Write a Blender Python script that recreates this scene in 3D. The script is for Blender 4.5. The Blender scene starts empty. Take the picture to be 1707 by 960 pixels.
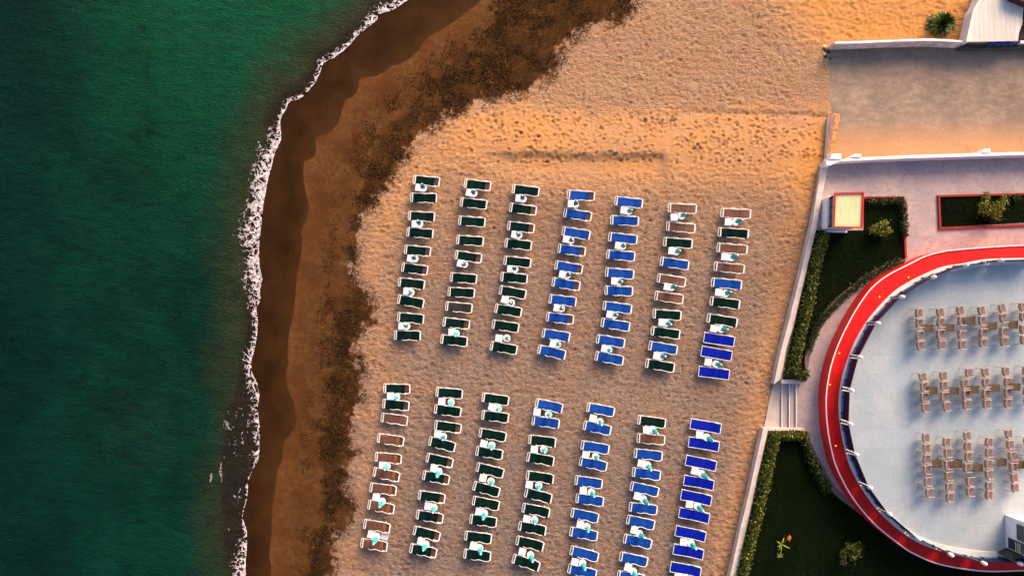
import bpy, bmesh, math, random
import numpy as np
from mathutils import Matrix, Vector, Euler
from mathutils.geometry import tessellate_polygon
random.seed(7); rng = np.random.default_rng(11)
C = bpy.context.scene.collection
sc = bpy.context.scene

# ------------------------------------------------------------------ camera, sky, sun, exposure
CAM_H = 53.0
FPX = 1707*28/36
cam_d = bpy.data.cameras.new('camera'); cam = bpy.data.objects.new('camera', cam_d); C.objects.link(cam)
cam_d.lens = 28; cam_d.sensor_width = 36; cam_d.clip_end = 3000; cam_d.clip_start = 1
cam.location = (0, 0, CAM_H); cam.rotation_euler = (math.radians(2.16), math.radians(-0.78), 0)
sc.camera = cam
w = bpy.data.worlds.new('World'); sc.world = w; w.use_nodes = True
nt = w.node_tree; bg = nt.nodes['Background']
sky = nt.nodes.new('ShaderNodeTexSky'); sky.sky_type = 'NISHITA'; sky.sun_disc = False
SUN_EL, SUN_AZ = math.radians(30), math.radians(30)      # azimuth clockwise from +Y
sky.sun_elevation = SUN_EL; sky.sun_rotation = SUN_AZ
sky.dust_density = 3.5; sky.air_density = .7; sky.ozone_density = .3
nt.links.new(sky.outputs[0], bg.inputs[0]); bg.inputs[1].default_value = 0.15
sun_d = bpy.data.lights.new('sun', 'SUN'); sun = bpy.data.objects.new('sun', sun_d); C.objects.link(sun)
sun_d.energy = 2.7; sun_d.angle = math.radians(30); sun_d.color = (1.0, 0.60, 0.31)
sdir = Vector((math.sin(SUN_AZ)*math.cos(SUN_EL), math.cos(SUN_AZ)*math.cos(SUN_EL), math.sin(SUN_EL)))
sun.rotation_euler = sdir.to_track_quat('Z', 'Y').to_euler(); sun.location = (20, 30, 40)
sc.view_settings.view_transform = 'Standard'; sc.view_settings.look = 'None'
sc.view_settings.gamma = 1; sc.view_settings.use_curve_mapping = False
sc.view_settings.exposure = 0.95

# ------------------------------------------------------------------ photo pixel -> point on a level
RM = cam.rotation_euler.to_matrix()
RN = np.array(RM)
def P(px, py, z=0.0):
    d = RM @ Vector(((px-853.5)/FPX, -(py-480)/FPX, -1.0))
    t = (z-CAM_H)/d.z
    return Vector((d.x*t, d.y*t, z))
def PL(pts, z=0.0): return [P(a, b, z) for a, b in pts]
def to_px(x, y, z=0.0):
    v = np.stack([x, y, np.zeros_like(x)+z-CAM_H], -1) @ RN
    return 853.5+FPX*v[..., 0]/-v[..., 2], 480-FPX*v[..., 1]/-v[..., 2]
def spline(pts, n=6):
    q = [pts[0]]+list(pts)+[pts[-1]]; out = []
    for i in range(1, len(q)-2):
        p0, p1, p2, p3 = [np.array(q[i+k], float) for k in (-1, 0, 1, 2)]
        for k in range(n):
            t = k/n
            out.append(tuple(.5*((2*p1)+(-p0+p2)*t+(2*p0-5*p1+4*p2-p3)*t*t+(-p0+3*p1-3*p2+p3)*t**3)))
    out.append(tuple(pts[-1])); return out
def resample(pts, step=None, n=None):
    a = np.array([tuple(p) for p in pts], float); d = np.r_[0, np.cumsum(np.linalg.norm(np.diff(a, axis=0), axis=1))]
    if n is None: n = max(2, int(round(d[-1]/step))+1)
    s = np.linspace(0, d[-1], n)
    return np.stack([np.interp(s, d, a[:, k]) for k in range(a.shape[1])], 1)
def sdist(X, Y, pts):
    """signed distance (photo px) to a line drawn top to bottom; positive to its right"""
    a = np.array(pts, float); best = np.full(X.shape, 1e9); sg = np.ones(X.shape)
    for i in range(len(a)-1):
        ax, ay = a[i]; dx, dy = a[i+1]-a[i]; L = dx*dx+dy*dy
        if L < 1e-9: continue
        t = np.clip(((X-ax)*dx+(Y-ay)*dy)/L, 0, 1)
        d = (X-ax-t*dx)**2+(Y-ay-t*dy)**2
        m = d < best; best[m] = d[m]; sg[m] = np.where((dx*(Y-ay)-dy*(X-ax))[m] < 0, 1, -1)
    return np.sqrt(best)*sg
def inside(X, Y, poly):
    r = np.zeros(X.shape, bool); n = len(poly)
    for i in range(n):
        x0, y0 = poly[i]; x1, y1 = poly[(i+1) % n]
        if y0 == y1: continue
        c = ((y0 > Y) != (y1 > Y)) & (X < (x1-x0)*(Y-y0)/(y1-y0)+x0); r ^= c
    return r
def ss(a, b, x):
    t = np.clip((x-a)/(b-a), 0, 1); return t*t*(3-2*t)
_T = rng.random((512, 512))
def vnoise(x, y, s, seed=0):
    x = x/s+seed*37.13+1000; y = y/s+seed*17.77+1000
    i = np.floor(x).astype(int); j = np.floor(y).astype(int); u = x-i; v = y-j
    u = u*u*(3-2*u); v = v*v*(3-2*v); i %= 512; j %= 512; i2 = (i+1) % 512; j2 = (j+1) % 512
    return (_T[i, j]*(1-u)+_T[i2, j]*u)*(1-v)+(_T[i, j2]*(1-u)+_T[i2, j2]*u)*v
def fbm(x, y, s, o=3, seed=0):
    r = 0; a = 1; t = 0
    for k in range(o): r = r+a*vnoise(x, y, s/2**k, seed+k*3); t += a; a *= .5
    return r/t
def worley(x, y, s, seed=0):
    r = np.random.default_rng(seed); J = r.random((256, 256, 2))
    X = x/s+500; Y = y/s+500; i = np.floor(X).astype(int); j = np.floor(Y).astype(int)
    f1 = np.full(X.shape, 9.); f2 = np.full(X.shape, 9.)
    for a in (-1, 0, 1):
        for b in (-1, 0, 1):
            q = J[(i+a) % 256, (j+b) % 256]; d = np.hypot(i+a+q[..., 0]-X, j+b+q[..., 1]-Y)
            f2 = np.minimum(f2, np.maximum(f1, d)); f1 = np.minimum(f1, d)
    return f1, f2

# ------------------------------------------------------------------ materials
MATS = {}
def mat(name, col, rough=.7, var=.12, scale=6., spec=.3, bump=0., bscale=30., metal=0., emit=None):
    m = bpy.data.materials.new(name); m.use_nodes = True; n = m.node_tree; b = n.nodes['Principled BSDF']
    b.inputs['Roughness'].default_value = rough; b.inputs['Specular IOR Level'].default_value = spec; b.inputs['Metallic'].default_value = metal
    tc = n.nodes.new('ShaderNodeTexCoord'); no = n.nodes.new('ShaderNodeTexNoise'); no.inputs['Scale'].default_value = scale; no.inputs['Detail'].default_value = 6
    n.links.new(tc.outputs['Object'], no.inputs['Vector'])
    mr = n.nodes.new('ShaderNodeMapRange'); mr.inputs[1].default_value = .3; mr.inputs[2].default_value = .7
    mr.inputs[3].default_value = 1-var; mr.inputs[4].default_value = 1+var; n.links.new(no.outputs[0], mr.inputs[0])
    mx = n.nodes.new('ShaderNodeVectorMath'); mx.operation = 'SCALE'; mx.inputs[0].default_value = col[:3]; n.links.new(mr.outputs[0], mx.inputs['Scale'])
    n.links.new(mx.outputs[0], b.inputs['Base Color'])
    if bump:
        n2 = n.nodes.new('ShaderNodeTexNoise'); n2.inputs['Scale'].default_value = bscale; n2.inputs['Detail'].default_value = 5; n.links.new(tc.outputs['Object'], n2.inputs['Vector'])
        bp = n.nodes.new('ShaderNodeBump'); bp.inputs['Distance'].default_value = bump; n.links.new(n2.outputs[0], bp.inputs['Height']); n.links.new(bp.outputs[0], b.inputs['Normal'])
    if emit: b.inputs['Emission Color'].default_value = (*col[:3], 1); b.inputs['Emission Strength'].default_value = emit
    MATS[name] = m; return m
class NT:
    """small helper for the larger node set-ups"""
    def __init__(s, name):
        s.m = bpy.data.materials.new(name); s.m.use_nodes = True; s.n = s.m.node_tree; s.b = s.n.nodes['Principled BSDF']; s.tc = s.n.nodes.new('ShaderNodeTexCoord'); MATS[name] = s.m
    def link(s, a, b): s.n.links.new(a, b)
    def put(s, v, sock):
        if hasattr(v, 'links'): s.link(v, sock)
        else: sock.default_value = v
    def attr(s, name): a = s.n.nodes.new('ShaderNodeAttribute'); a.attribute_name = name; return a.outputs['Fac']
    def attrc(s, name): a = s.n.nodes.new('ShaderNodeAttribute'); a.attribute_name = name; return a.outputs['Color']
    def noise(s, scale, detail=5, rough=.55, stretch=None, dist=0):
        o = s.n.nodes.new('ShaderNodeTexNoise'); o.inputs['Scale'].default_value = scale; o.inputs['Detail'].default_value = detail; o.inputs['Roughness'].default_value = rough; o.inputs['Distortion'].default_value = dist
        if stretch:
            mp = s.n.nodes.new('ShaderNodeMapping'); mp.inputs['Scale'].default_value = stretch[:3]
            if len(stretch) > 3: mp.inputs['Rotation'].default_value = (0, 0, stretch[3])
            s.link(s.tc.outputs['Object'], mp.inputs[0]); s.link(mp.outputs[0], o.inputs['Vector'])
        else: s.link(s.tc.outputs['Object'], o.inputs['Vector'])
        return o.outputs[0]
    def vor(s, scale, feature='F1', sm=None):
        o = s.n.nodes.new('ShaderNodeTexVoronoi'); o.feature = feature; o.inputs['Scale'].default_value = scale; s.link(s.tc.outputs['Object'], o.inputs['Vector'])
        return o.outputs['Distance']
    def rng(s, v, a, b, c=0., d=1., smooth=True):
        o = s.n.nodes.new('ShaderNodeMapRange'); o.interpolation_type = 'SMOOTHSTEP' if smooth else 'LINEAR'
        s.put(v, o.inputs[0]); [s.put(q, o.inputs[k+1]) for k, q in enumerate((a, b, c, d))]; return o.outputs[0]
    def math(s, op, a, b=0.): o = s.n.nodes.new('ShaderNodeMath'); o.operation = op; s.put(a, o.inputs[0]); s.put(b, o.inputs[1]); return o.outputs[0]
    def mix(s, f, a, b):
        o = s.n.nodes.new('ShaderNodeMix'); o.data_type = 'RGBA'; s.put(f, o.inputs[0])
        for v, k in ((a, 6), (b, 7)):
            if isinstance(v, tuple): v = (*v, 1)
            s.put(v, o.inputs[k])
        return o.outputs[2]
    def mul(s, c, f):
        o = s.n.nodes.new('ShaderNodeVectorMath'); o.operation = 'SCALE'
        s.put(c, o.inputs[0]); s.put(f, o.inputs['Scale']); return o.outputs[0]
    def bump(s, h, dist, strength=1.):
        o = s.n.nodes.new('ShaderNodeBump'); o.inputs['Distance'].default_value = dist; o.inputs['Strength'].default_value = strength; s.link(h, o.inputs['Height']); s.link(o.outputs[0], s.b.inputs['Normal'])
    def base(s, c): s.link(c, s.b.inputs['Base Color'])

WHITE = mat('white plastic', (.78, .76, .74), .45, .05)
GREEN = mat('dark green canvas', (.0016, .0150, .0120), .9, .35, 3, spec=.06, bump=.01, bscale=9)
BLUE = mat('blue canvas', (.006, .055, .30), .75, .22, 3, spec=.06, bump=.01, bscale=9)
VIVID = mat('ultramarine sling', (.003, .012, .31), .7, .25, 4, spec=.06, bump=.006, bscale=12)
BROWN = mat('brown mesh sling', (.12, .050, .032), .75, .25, 4, bump=.008, bscale=12)
RUST = mat('rust brown flap', (.27, .095, .035), .75, .25, 5)
FADED = mat('faded charcoal canvas', (.018, .018, .016), .8, .25, 4)
TEAL = mat('teal canvas', (.05, .48, .50), .7, .3, 9)
TEALB = mat('blue teal canvas', (.02, .22, .40), .7, .3, 9)
WALL = mat('white render', (.82, .77, .76), .8, .1, 2, bump=.01)
WALLTOP = mat('weathered wall top', (.52, .42, .35), .85, .25, 1.5, bump=.02)
REDP = mat('red paint', (.75, .004, .003), .45, .1, 1.2, .4)
BRICK = mat('red brick kerb', (.24, .022, .014), .8, .3, 9)
BLACK = mat('black metal', (.012, .012, .018), .4, .1)
NAVY = mat('navy tinted panel', (.008, .010, .045), .55, .25, 1.5, .15)
SKYB = mat('blue glass strip', (.02, .15, .34), .2, .3, 1.5, .5)
GLASS = mat('dark window glass', (.008, .018, .05), .1, .2, 2, .5)
LAMPW = mat('white lamp globe', (.85, .82, .76), .3, .02)
ORANGEL = mat('amber glass', (1., .22, .02), .3, .02, emit=.9)
CREAM = mat('cream roof sheet', (.62, .54, .30), .7, .12, 2.5, bump=.01)
STONE = mat('grey stone kerb', (.16, .12, .105), .85, .3, 5, bump=.03)
FRAME = mat('peach rattan frame', (.42, .285, .22), .6, .12, 20)
SEATM = mat('mauve brown weave', (.185, .145, .142), .8, .2, 40, bump=.005, bscale=120)
WOOD = mat('brown table top', (.085, .058, .032), .6, .25, 8)
WOODD = mat('dark brown metal', (.035, .02, .018), .5, .2)
BARK = mat('bark', (.06, .04, .025), .9, .3, 8)
ROCKM = mat('dark rubble', (.07, .05, .04), .9, .5, 6, bump=.04)
TARP = mat('blue tarpaulin', (.01, .05, .3), .5, .3, 4)
MAROON = mat('maroon sheet', (.05, .01, .012), .6, .3, 2)
DARKC = mat('dark concrete', (.06, .052, .045), .9, .4, 2)
TRANS = mat('pale grey plastic', (.5, .52, .58), .35, .1)

# ------------------------------------------------------------------ mesh helpers
def obj(name, verts, faces, m, parent=None, smooth=False, mi=None):
    me = bpy.data.meshes.new(name); me.from_pydata([tuple(v) for v in verts], [], [tuple(f) for f in faces])
    for q in (m if isinstance(m, (list, tuple)) else [m]): me.materials.append(q)
    if mi is not None: me.polygons.foreach_set('material_index', mi)
    if smooth: me.polygons.foreach_set('use_smooth', [True]*len(me.polygons))
    me.update(); o = bpy.data.objects.new(name, me); C.objects.link(o)
    if parent is not None: o.parent = parent
    return o
class MB:
    def __init__(s): s.v = []; s.f = []
    def add(s, v, f): k = len(s.v); s.v += [tuple(q) for q in v]; s.f += [tuple(i+k for i in q) for q in f]; return s
    def box(s, c, d, rz=0, bev=0, ry=0):
        bm = bmesh.new(); bmesh.ops.create_cube(bm, size=1); bmesh.ops.scale(bm, vec=d, verts=bm.verts)
        if bev: bmesh.ops.bevel(bm, geom=bm.edges[:], offset=bev, segments=2, affect='EDGES', profile=.6)
        M = Matrix.Translation(c) @ Matrix.Rotation(rz, 4, 'Z') @ Matrix.Rotation(ry, 4, 'Y'); bm.transform(M)
        s.add([v.co[:] for v in bm.verts], [[v.index for v in f.verts] for f in bm.faces]); bm.free(); return s
    def tube(s, pts, r, n=8, closed=False):
        pts = [Vector(p) for p in pts]; k = len(s.v); N = len(pts); rr = r if isinstance(r, (list, tuple)) else [r]*N
        for i, p in enumerate(pts):
            a = pts[i-1] if (i > 0 or closed) else p; b = pts[(i+1) % N] if (i < N-1 or closed) else p
            t = (b-a).normalized(); u = t.cross(Vector((0, 0, 1)))
            if u.length < 1e-3: u = Vector((1, 0, 0))
            u.normalize(); v = t.cross(u)
            for j in range(n):
                an = 2*math.pi*j/n; s.v.append(tuple(p+(u*math.cos(an)+v*math.sin(an))*rr[i]))
        for i in range(N if closed else N-1):
            for j in range(n):
                a = k+i*n+j; b = k+i*n+(j+1) % n; c = k+((i+1) % N)*n+(j+1) % n; d = k+((i+1) % N)*n+j; s.f.append((a, b, c, d))
        if not closed: s.f.append(tuple(k+j for j in range(n))[::-1]); s.f.append(tuple(k+(N-1)*n+j for j in range(n)))
        return s
    def lathe(s, prof, n=16, c=(0, 0, 0), fold=None):
        k = len(s.v)
        for r, z in prof:
            for j in range(n):
                an = 2*math.pi*j/n; q = r*(fold(an, z) if fold else 1); s.v.append((c[0]+q*math.cos(an), c[1]+q*math.sin(an), c[2]+z))
        for i in range(len(prof)-1):
            for j in range(n): s.f.append((k+i*n+j, k+i*n+(j+1) % n, k+(i+1)*n+(j+1) % n, k+(i+1)*n+j))
        s.f.append(tuple(k+j for j in range(n))[::-1]); s.f.append(tuple(k+(len(prof)-1)*n+j for j in range(n))); return s
    def prism(s, poly, z0, z1):
        """closed prism over a horizontal outline [(x,y)...]"""
        p = [(q[0], q[1]) for q in poly]; n = len(p)
        if sum(p[i][0]*p[(i+1) % n][1]-p[(i+1) % n][0]*p[i][1] for i in range(n)) < 0: p = p[::-1]
        tri = tessellate_polygon([[Vector((x, y, 0)) for x, y in p]]); k = len(s.v)
        s.v += [(x, y, z0) for x, y in p]+[(x, y, z1) for x, y in p]
        for t in tri:
            a, b, c = t
            ar = (p[b][0]-p[a][0])*(p[c][1]-p[a][1])-(p[b][1]-p[a][1])*(p[c][0]-p[a][0])
            if ar < 0: a, c = c, a
            s.f.append((k+n+a, k+n+b, k+n+c)); s.f.append((k+c, k+b, k+a))
        for i in range(n): j = (i+1) % n; s.f.append((k+i, k+j, k+n+j, k+n+i))
        return s
    def ribbon(s, A, B, z0, z1):
        """solid strip between two lines with the same number of points"""
        k = len(s.v); n = len(A)
        for a, b in zip(A, B): s.v += [(a[0], a[1], z0), (a[0], a[1], z1), (b[0], b[1], z1), (b[0], b[1], z0)]
        for i in range(n-1):
            q = k+4*i; r = q+4
            for u in range(4): v2 = (u+1) % 4; s.f.append((q+u, q+v2, r+v2, r+u))
        s.f.append((k, k+1, k+2, k+3)); s.f.append((k+4*n-1, k+4*n-2, k+4*n-3, k+4*n-4)); return s
    def build(s, name, m, parent=None, smooth=False):
        o = obj(name, s.v, s.f, m, parent, smooth)
        bm = bmesh.new(); bm.from_mesh(o.data); bmesh.ops.recalc_face_normals(bm, faces=bm.faces); bm.to_mesh(o.data); bm.free(); return o
def tag(o, label=None, cat=None, group=None, kind=None):
    if label: o['label'] = label
    if cat: o['category'] = cat
    if group: o['group'] = group
    if kind: o['kind'] = kind
    return o
def empty(name, loc, rz=0):
    o = bpy.data.objects.new(name, None); C.objects.link(o); o.location = loc; o.rotation_euler = (0, 0, rz); o.empty_display_size = .2; return o
KIDS = {}
def copy_tree(o, parent=None):
    c = o.copy(); C.objects.link(c)
    if parent is not None: c.parent = parent
    for ch in list(o.children): copy_tree(ch, c)
    return c
def offset(line, d):
    """shift a 2-D polyline sideways by d (metres, to its left)"""
    a = np.array([(p[0], p[1]) for p in line]); t = np.gradient(a, axis=0); t /= np.linalg.norm(t, axis=1)[:, None]+1e-9
    return a+np.stack([-t[:, 1], t[:, 0]], 1)*d
ORD = ['first', 'second', 'third', 'fourth', 'fifth', 'sixth', 'seventh', 'eighth', 'ninth', 'tenth', 'eleventh']

# ------------------------------------------------------------------ traced lines of the shore (photo pixels)
SHORE = spline([(760, -60), (705, -15), (678, 2), (657, 17), (632, 25), (627, 36), (600, 57), (579, 80), (559, 96), (540, 106), (534, 122), (526, 138), (504, 163), (484, 170), (477, 184), (468, 199), (468, 217), (468, 235), (458, 255), (452, 279), (446, 302), (442, 325), (438, 346), (435, 375), (432, 404), (432, 442), (437, 465), (433, 483), (434, 500), (428, 514), (430, 533), (429, 556), (424, 585), (419, 602), (420, 620), (426, 632), (432, 652), (430, 682), (433, 711), (433, 740), (431, 765), (425, 776), (415, 800), (413, 827), (407, 850), (406, 866), (412, 885), (411, 915), (410, 932), (409, 960), (406, 1000), (400, 1060)], 3)
WETL = spline([(870, -60), (800, 0), (780, 15), (752, 37), (720, 55), (707, 66), (694, 85), (673, 101), (650, 109), (641, 117), (623, 125), (602, 127), (596, 134), (596, 144), (588, 158), (575, 165), (569, 181), (561, 204), (546, 220), (527, 226), (524, 241), (524, 254), (515, 263), (506, 267), (503, 285), (506, 314), (513, 343), (508, 366), (500, 384), (502, 401), (499, 430), (493, 456), (491, 480), (486, 527), (480, 550), (477, 582), (478, 606), (474, 623), (478, 650), (488, 673), (491, 705), (483, 722), (470, 740), (468, 765), (459, 785), (457, 810), (451, 850), (449, 895), (446, 927), (449, 945), (449, 960), (447, 1060)], 3)
D1 = spline([(860, -60), (815, 0), (785, 50), (745, 85), (700, 125), (665, 150), (640, 180), (618, 210), (600, 250), (585, 300), (573, 340), (560, 400), (550, 450), (545, 500), (535, 560), (528, 640), (518, 700), (512, 750), (512, 800), (512, 850), (500, 900), (494, 960), (488, 1060)], 3)
D2 = spline([(1085, -60), (1062, 0), (1045, 30), (1010, 40), (965, 60), (940, 85), (920, 125), (880, 150), (840, 160), (800, 172), (765, 188), (735, 208), (700, 230), (680, 258), (660, 287), (646, 308), (631, 328), (618, 354), (598, 388), (596, 421), (588, 456), (611, 489), (630, 518), (614, 541), (600, 568), (597, 591), (605, 617), (608, 646), (602, 670), (582, 693), (586, 716), (592, 745), (580, 785), (578, 820), (589, 847), (582, 877), (560, 897), (552, 920), (555, 938), (550, 960), (545, 1060)], 3)
SEA_Z = -.45
WALL_IN = [(1383, 272), (1374, 307), (1361, 380), (1342, 461), (1323, 542), (1311, 580), (1302.5, 631)]
WALL_OUT = [(1371, 272), (1364, 307), (1352.6, 380), (1333.6, 461), (1314.7, 537), (1301, 588), (1290, 640)]
WALL2_OUT = [(1272.5, 713.5), (1257.8, 780), (1247.5, 827), (1234, 881), (1217.5, 958), (1206, 1010)]
WALL2_IN = [(1281, 713.5), (1266, 780), (1256, 827), (1242.5, 889), (1228.7, 956), (1217, 1010)]

# ------------------------------------------------------------------ beach: one sheet to the horizon
def axis(a, b, step, far):
    m = np.arange(a, b+step/2, step); o = far*np.linspace(0, 1, 14)[1:]**2
    return np.r_[(a-o)[::-1], m, b+o]
gx = axis(-19, 35.5, .085, 900); gy = axis(-20.5, 22.6, .085, 900)
GX, GY = np.meshgrid(gx, gy); PX, PY = to_px(GX, GY, 0)
PXS, PYS = to_px(GX, GY, SEA_Z)
CX = np.clip(PX, -4000, 5000); CY = np.clip(PY, -4000, 5000)
dS = sdist(np.clip(PXS, -4000, 5000), np.clip(PYS, -4000, 5000), SHORE)/25; dW = sdist(CX, CY, WETL)/25
dD1 = sdist(CX, CY, D1)/25; dD2 = sdist(CX, CY, D2)/25
dS = np.where(PYS > 1000, np.maximum(dS, (PXS-404)/25*np.sign(1)), dS) if False else dS
GZ = SEA_Z+np.where(dS > 0, .062*dS, .07*dS); GZ = np.clip(GZ, -4, None); GZ = -np.log(np.exp(-np.minimum(GZ, 3)*14)+1)/14+.0
dry = ss(-.6, .7, dD2+(fbm(GX, GY, .8, 3, 5)-.5)*1.6)
# low dune whose north face looks to the sun; the scarp below it
ydn = 262+(CX-950)*.006
ridge = ss(168, 262, CY)*(1-ss(268, 420, CY))*ss(700, 860, CX)
GZ += ridge*.36
sc_m = ss(790, 860, CX)*(1-ss(1095, 1116, CX))
GZ -= sc_m*.24*ss(-9, 7, CY-ydn-9*(fbm(GX, GY, 1.1, 3, 3)-.5))*(1-ss(8, 70, CY-ydn))
tr = ss(1120, 1180, CX)*(1-ss(1370, 1376, CX)); GZ -= .10*tr*np.exp(-((CY-(188+(CX-1150)*.03))/5.)**2)
GZ += dry*.10*(fbm(GX, GY, 4, 2, 9)-.5)
# trampled texture
crisp = ss(175, 215, CY+50*(fbm(GX, GY, 1.4, 3, 62)-.5))*(1-ss(268, 300, CY))*ss(760, 900, CX)
wav = 1-np.abs(2*fbm(GX*.75+.25*GY, GY*1.25, .36, 2, 21)-1)*1.7
wav2 = 1-np.abs(2*fbm(GX*.8-.3*GY, GY*1.3, .27, 2, 31)-1)*1.6
amp = dry*(1-.85*crisp)*(.75+.5*vnoise(GX, GY, 3, 8))
GZ += amp*(.048*wav+.036*wav2)
deb = ss(-.5, .6, dD1)*(1-dry)
GZ += deb*.05*(fbm(GX, GY, .3, 3, 40)-.5)
foot = np.zeros_like(GZ)
x0, y0 = -19, -20.5; nx = int(round(45/.085))+1; ny = int(round(41/.085))+1; off = 13
def stamp(cx, cy, L, W, ang, depth):
    i = int((cx-x0)/.085)+off; j = int((cy-y0)/.085)+off; k = 6
    sl = (slice(max(0, j-k), j+k+1), slice(max(0, i-k), i+k+1))
    dx = GX[sl]-cx; dy = GY[sl]-cy; u = (dx*math.cos(ang)+dy*math.sin(ang))/L; v = (-dx*math.sin(ang)+dy*math.cos(ang))/W
    r = u*u+v*v; foot[sl] += -depth*np.exp(-r*1.3)+depth*.35*np.exp(-(np.sqrt(r)-1.7)**2*4)
cnt = 0
while cnt < 12000:
    px_ = random.uniform(520, 1640); py_ = random.uniform(-25, 970); q = P(px_, py_)
    if not (x0 < q.x < 35 and y0 < q.y < 22): continue
    c_ = 1 if (190 < py_ < 275 and px_ > 780) else 0
    
    stamp(q.x, q.y, random.uniform(.10, .17), random.uniform(.055, .09), random.gauss(.25, .7), random.uniform(.022, .055)*(2.5 if c_ else 1.1)); cnt += 1
GZ += foot*dry
# beds of the built parts lie on lowered ground
STRUCT = [(1390, 84), (1720, 84), (1950, -60), (1950, 1100), (1225, 1100), (1217, 1010), (1228, 956), (1242, 889), (1256, 827), (1266, 780), (1277, 735), (1283, 690), (1300, 640), (1311, 580), (1323, 542), (1342, 461), (1361, 380), (1376, 300), (1384, 262), (1400, 200), (1398, 150)]
ins = inside(CX, CY, STRUCT); edge_ = ss(1372, 1402, CX+18*(fbm(GX, GY, 1.2, 3, 81)-.5))*ss(78, 90, CY)*(1-ss(186, 192, CY))
flat = ss(1300, 1390, CX)*ss(70, 100, CY)*(1-ss(175, 195, CY)); GZ = GZ*(1-.75*flat)+.075*flat
GZ = GZ*(1-edge_)-.12*edge_
mouth = (CX < 1404) & (CY > 84) & (CY < 190); GZ = np.where(ins & ~mouth, -.12, GZ)
GZ = np.where((np.abs(GX) > 60) | (np.abs(GY) > 45), np.where(dS < 0, GZ, np.minimum(GZ, 0)), GZ)
gcl = .6+.8*fbm(GX, GY, 3.2, 3, 55)
sunlit = np.clip(gcl*ss(150, 215, CY+70*(fbm(GX, GY, 1.6, 3, 61)-.5))*(1-ss(262, 345, CY-.05*(CX-1000)))*.62*ss(690, 800, CX)+.35*gcl*np.exp(-((dD2-1.2)/1.4)**2)*(dD2 > -.5)*ss(120, 260, CY)+ss(1230, 1400, CX-.6*CY)*1.2*(1-ss(60, 90, CY)) + .5*(1-ss(0, 60, np.abs(CX-(1360-.22*(CY-270)))))*ss(190, 260, CY), 0, 1)  # low sun's orange on dune, wall foot and top corner, painted as sand colour
lowr = ss(250, 520, CY)*(.8+.2*ss(640, 800, CY))  # beach's light gradient put into the colour: dimmer, greyer sand lower down
def grid_obj(name, X, Y, Z, attrs, m):
    h, wd = X.shape; me = bpy.data.meshes.new(name); n = h*wd
    co = np.stack([X, Y, Z], -1).reshape(-1).astype(np.float32)
    idx = np.arange(n).reshape(h, wd); q = np.stack([idx[:-1, :-1], idx[:-1, 1:], idx[1:, 1:], idx[1:, :-1]], -1).reshape(-1, 4)
    me.vertices.add(n); me.vertices.foreach_set('co', co); me.loops.add(q.size); me.loops.foreach_set('vertex_index', q.reshape(-1).astype(np.int32))
    me.polygons.add(len(q)); me.polygons.foreach_set('loop_start', np.arange(0, q.size, 4, dtype=np.int32)); me.polygons.foreach_set('loop_total', np.full(len(q), 4, np.int32))
    me.polygons.foreach_set('use_smooth', np.ones(len(q), bool))
    for k, a in attrs.items():
        at = me.attributes.new(k, 'FLOAT', 'POINT'); at.data.foreach_set('value', np.ascontiguousarray(a, dtype=np.float32).reshape(-1))
    me.materials.append(m); me.update(); me.validate(); o = bpy.data.objects.new(name, me); C.objects.link(o); return o
s = NT('beach sand')
aW, aD1, aD2, aG, aL = s.attr('dW'), s.attr('dD1'), s.attr('dD2'), s.attr('sunlit'), s.attr('lowr')
n1 = s.noise(.55, 4); n2 = s.noise(3.2, 6, .65); n3 = s.noise(14, 5, .7); n4 = s.noise(55, 3, .7)
aD2 = s.math('ADD', aD2, s.math('MULTIPLY', s.math('SUBTRACT', s.noise(.95, 5, .62), .47), 3.4))
wet = s.rng(s.math('ADD', aW, s.math('MULTIPLY', s.math('SUBTRACT', n2, .5), .06)), -.05, .10)
cwet = s.mix(s.rng(n1, .35, .7), (.021, .0085, .0018), (.034, .0140, .0035))
cdamp = s.mix(s.rng(n2, .35, .7), (.088, .038, .0115), (.128, .058, .019)); cdamp = s.mix(s.rng(n1, .4, .65), cdamp, (.082, .031, .009))
cwet = s.mix(s.math('MULTIPLY', s.rng(s.math('ADD', aW, s.math('MULTIPLY', s.math('SUBTRACT', n1, .5), 1.5)), -1.4, .1), .45), cwet, (.062, .027, .0075)); cwet = s.mix(s.math('MULTIPLY', s.rng(s.noise(1.3, 7, .7, (3, .6, 1, .2)), .5, .7), .4), cwet, (.012, .006, .003))
c = s.mix(wet, cwet, cdamp)
dryf = s.rng(s.math('ADD', aD2, s.math('ADD', s.math('MULTIPLY', s.math('SUBTRACT', n2, .5), 1.9), s.math('MULTIPLY', s.math('SUBTRACT', n3, .5), 1.0))), -.25, .35)
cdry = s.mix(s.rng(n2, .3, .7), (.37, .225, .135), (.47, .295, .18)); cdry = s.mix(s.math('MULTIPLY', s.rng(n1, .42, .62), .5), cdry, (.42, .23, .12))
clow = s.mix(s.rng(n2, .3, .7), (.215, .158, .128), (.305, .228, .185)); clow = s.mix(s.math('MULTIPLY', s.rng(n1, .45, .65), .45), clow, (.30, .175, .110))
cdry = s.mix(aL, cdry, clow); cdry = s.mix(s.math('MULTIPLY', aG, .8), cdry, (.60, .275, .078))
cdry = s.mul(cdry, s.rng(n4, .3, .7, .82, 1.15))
c = s.mix(dryf, c, cdry)
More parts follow.
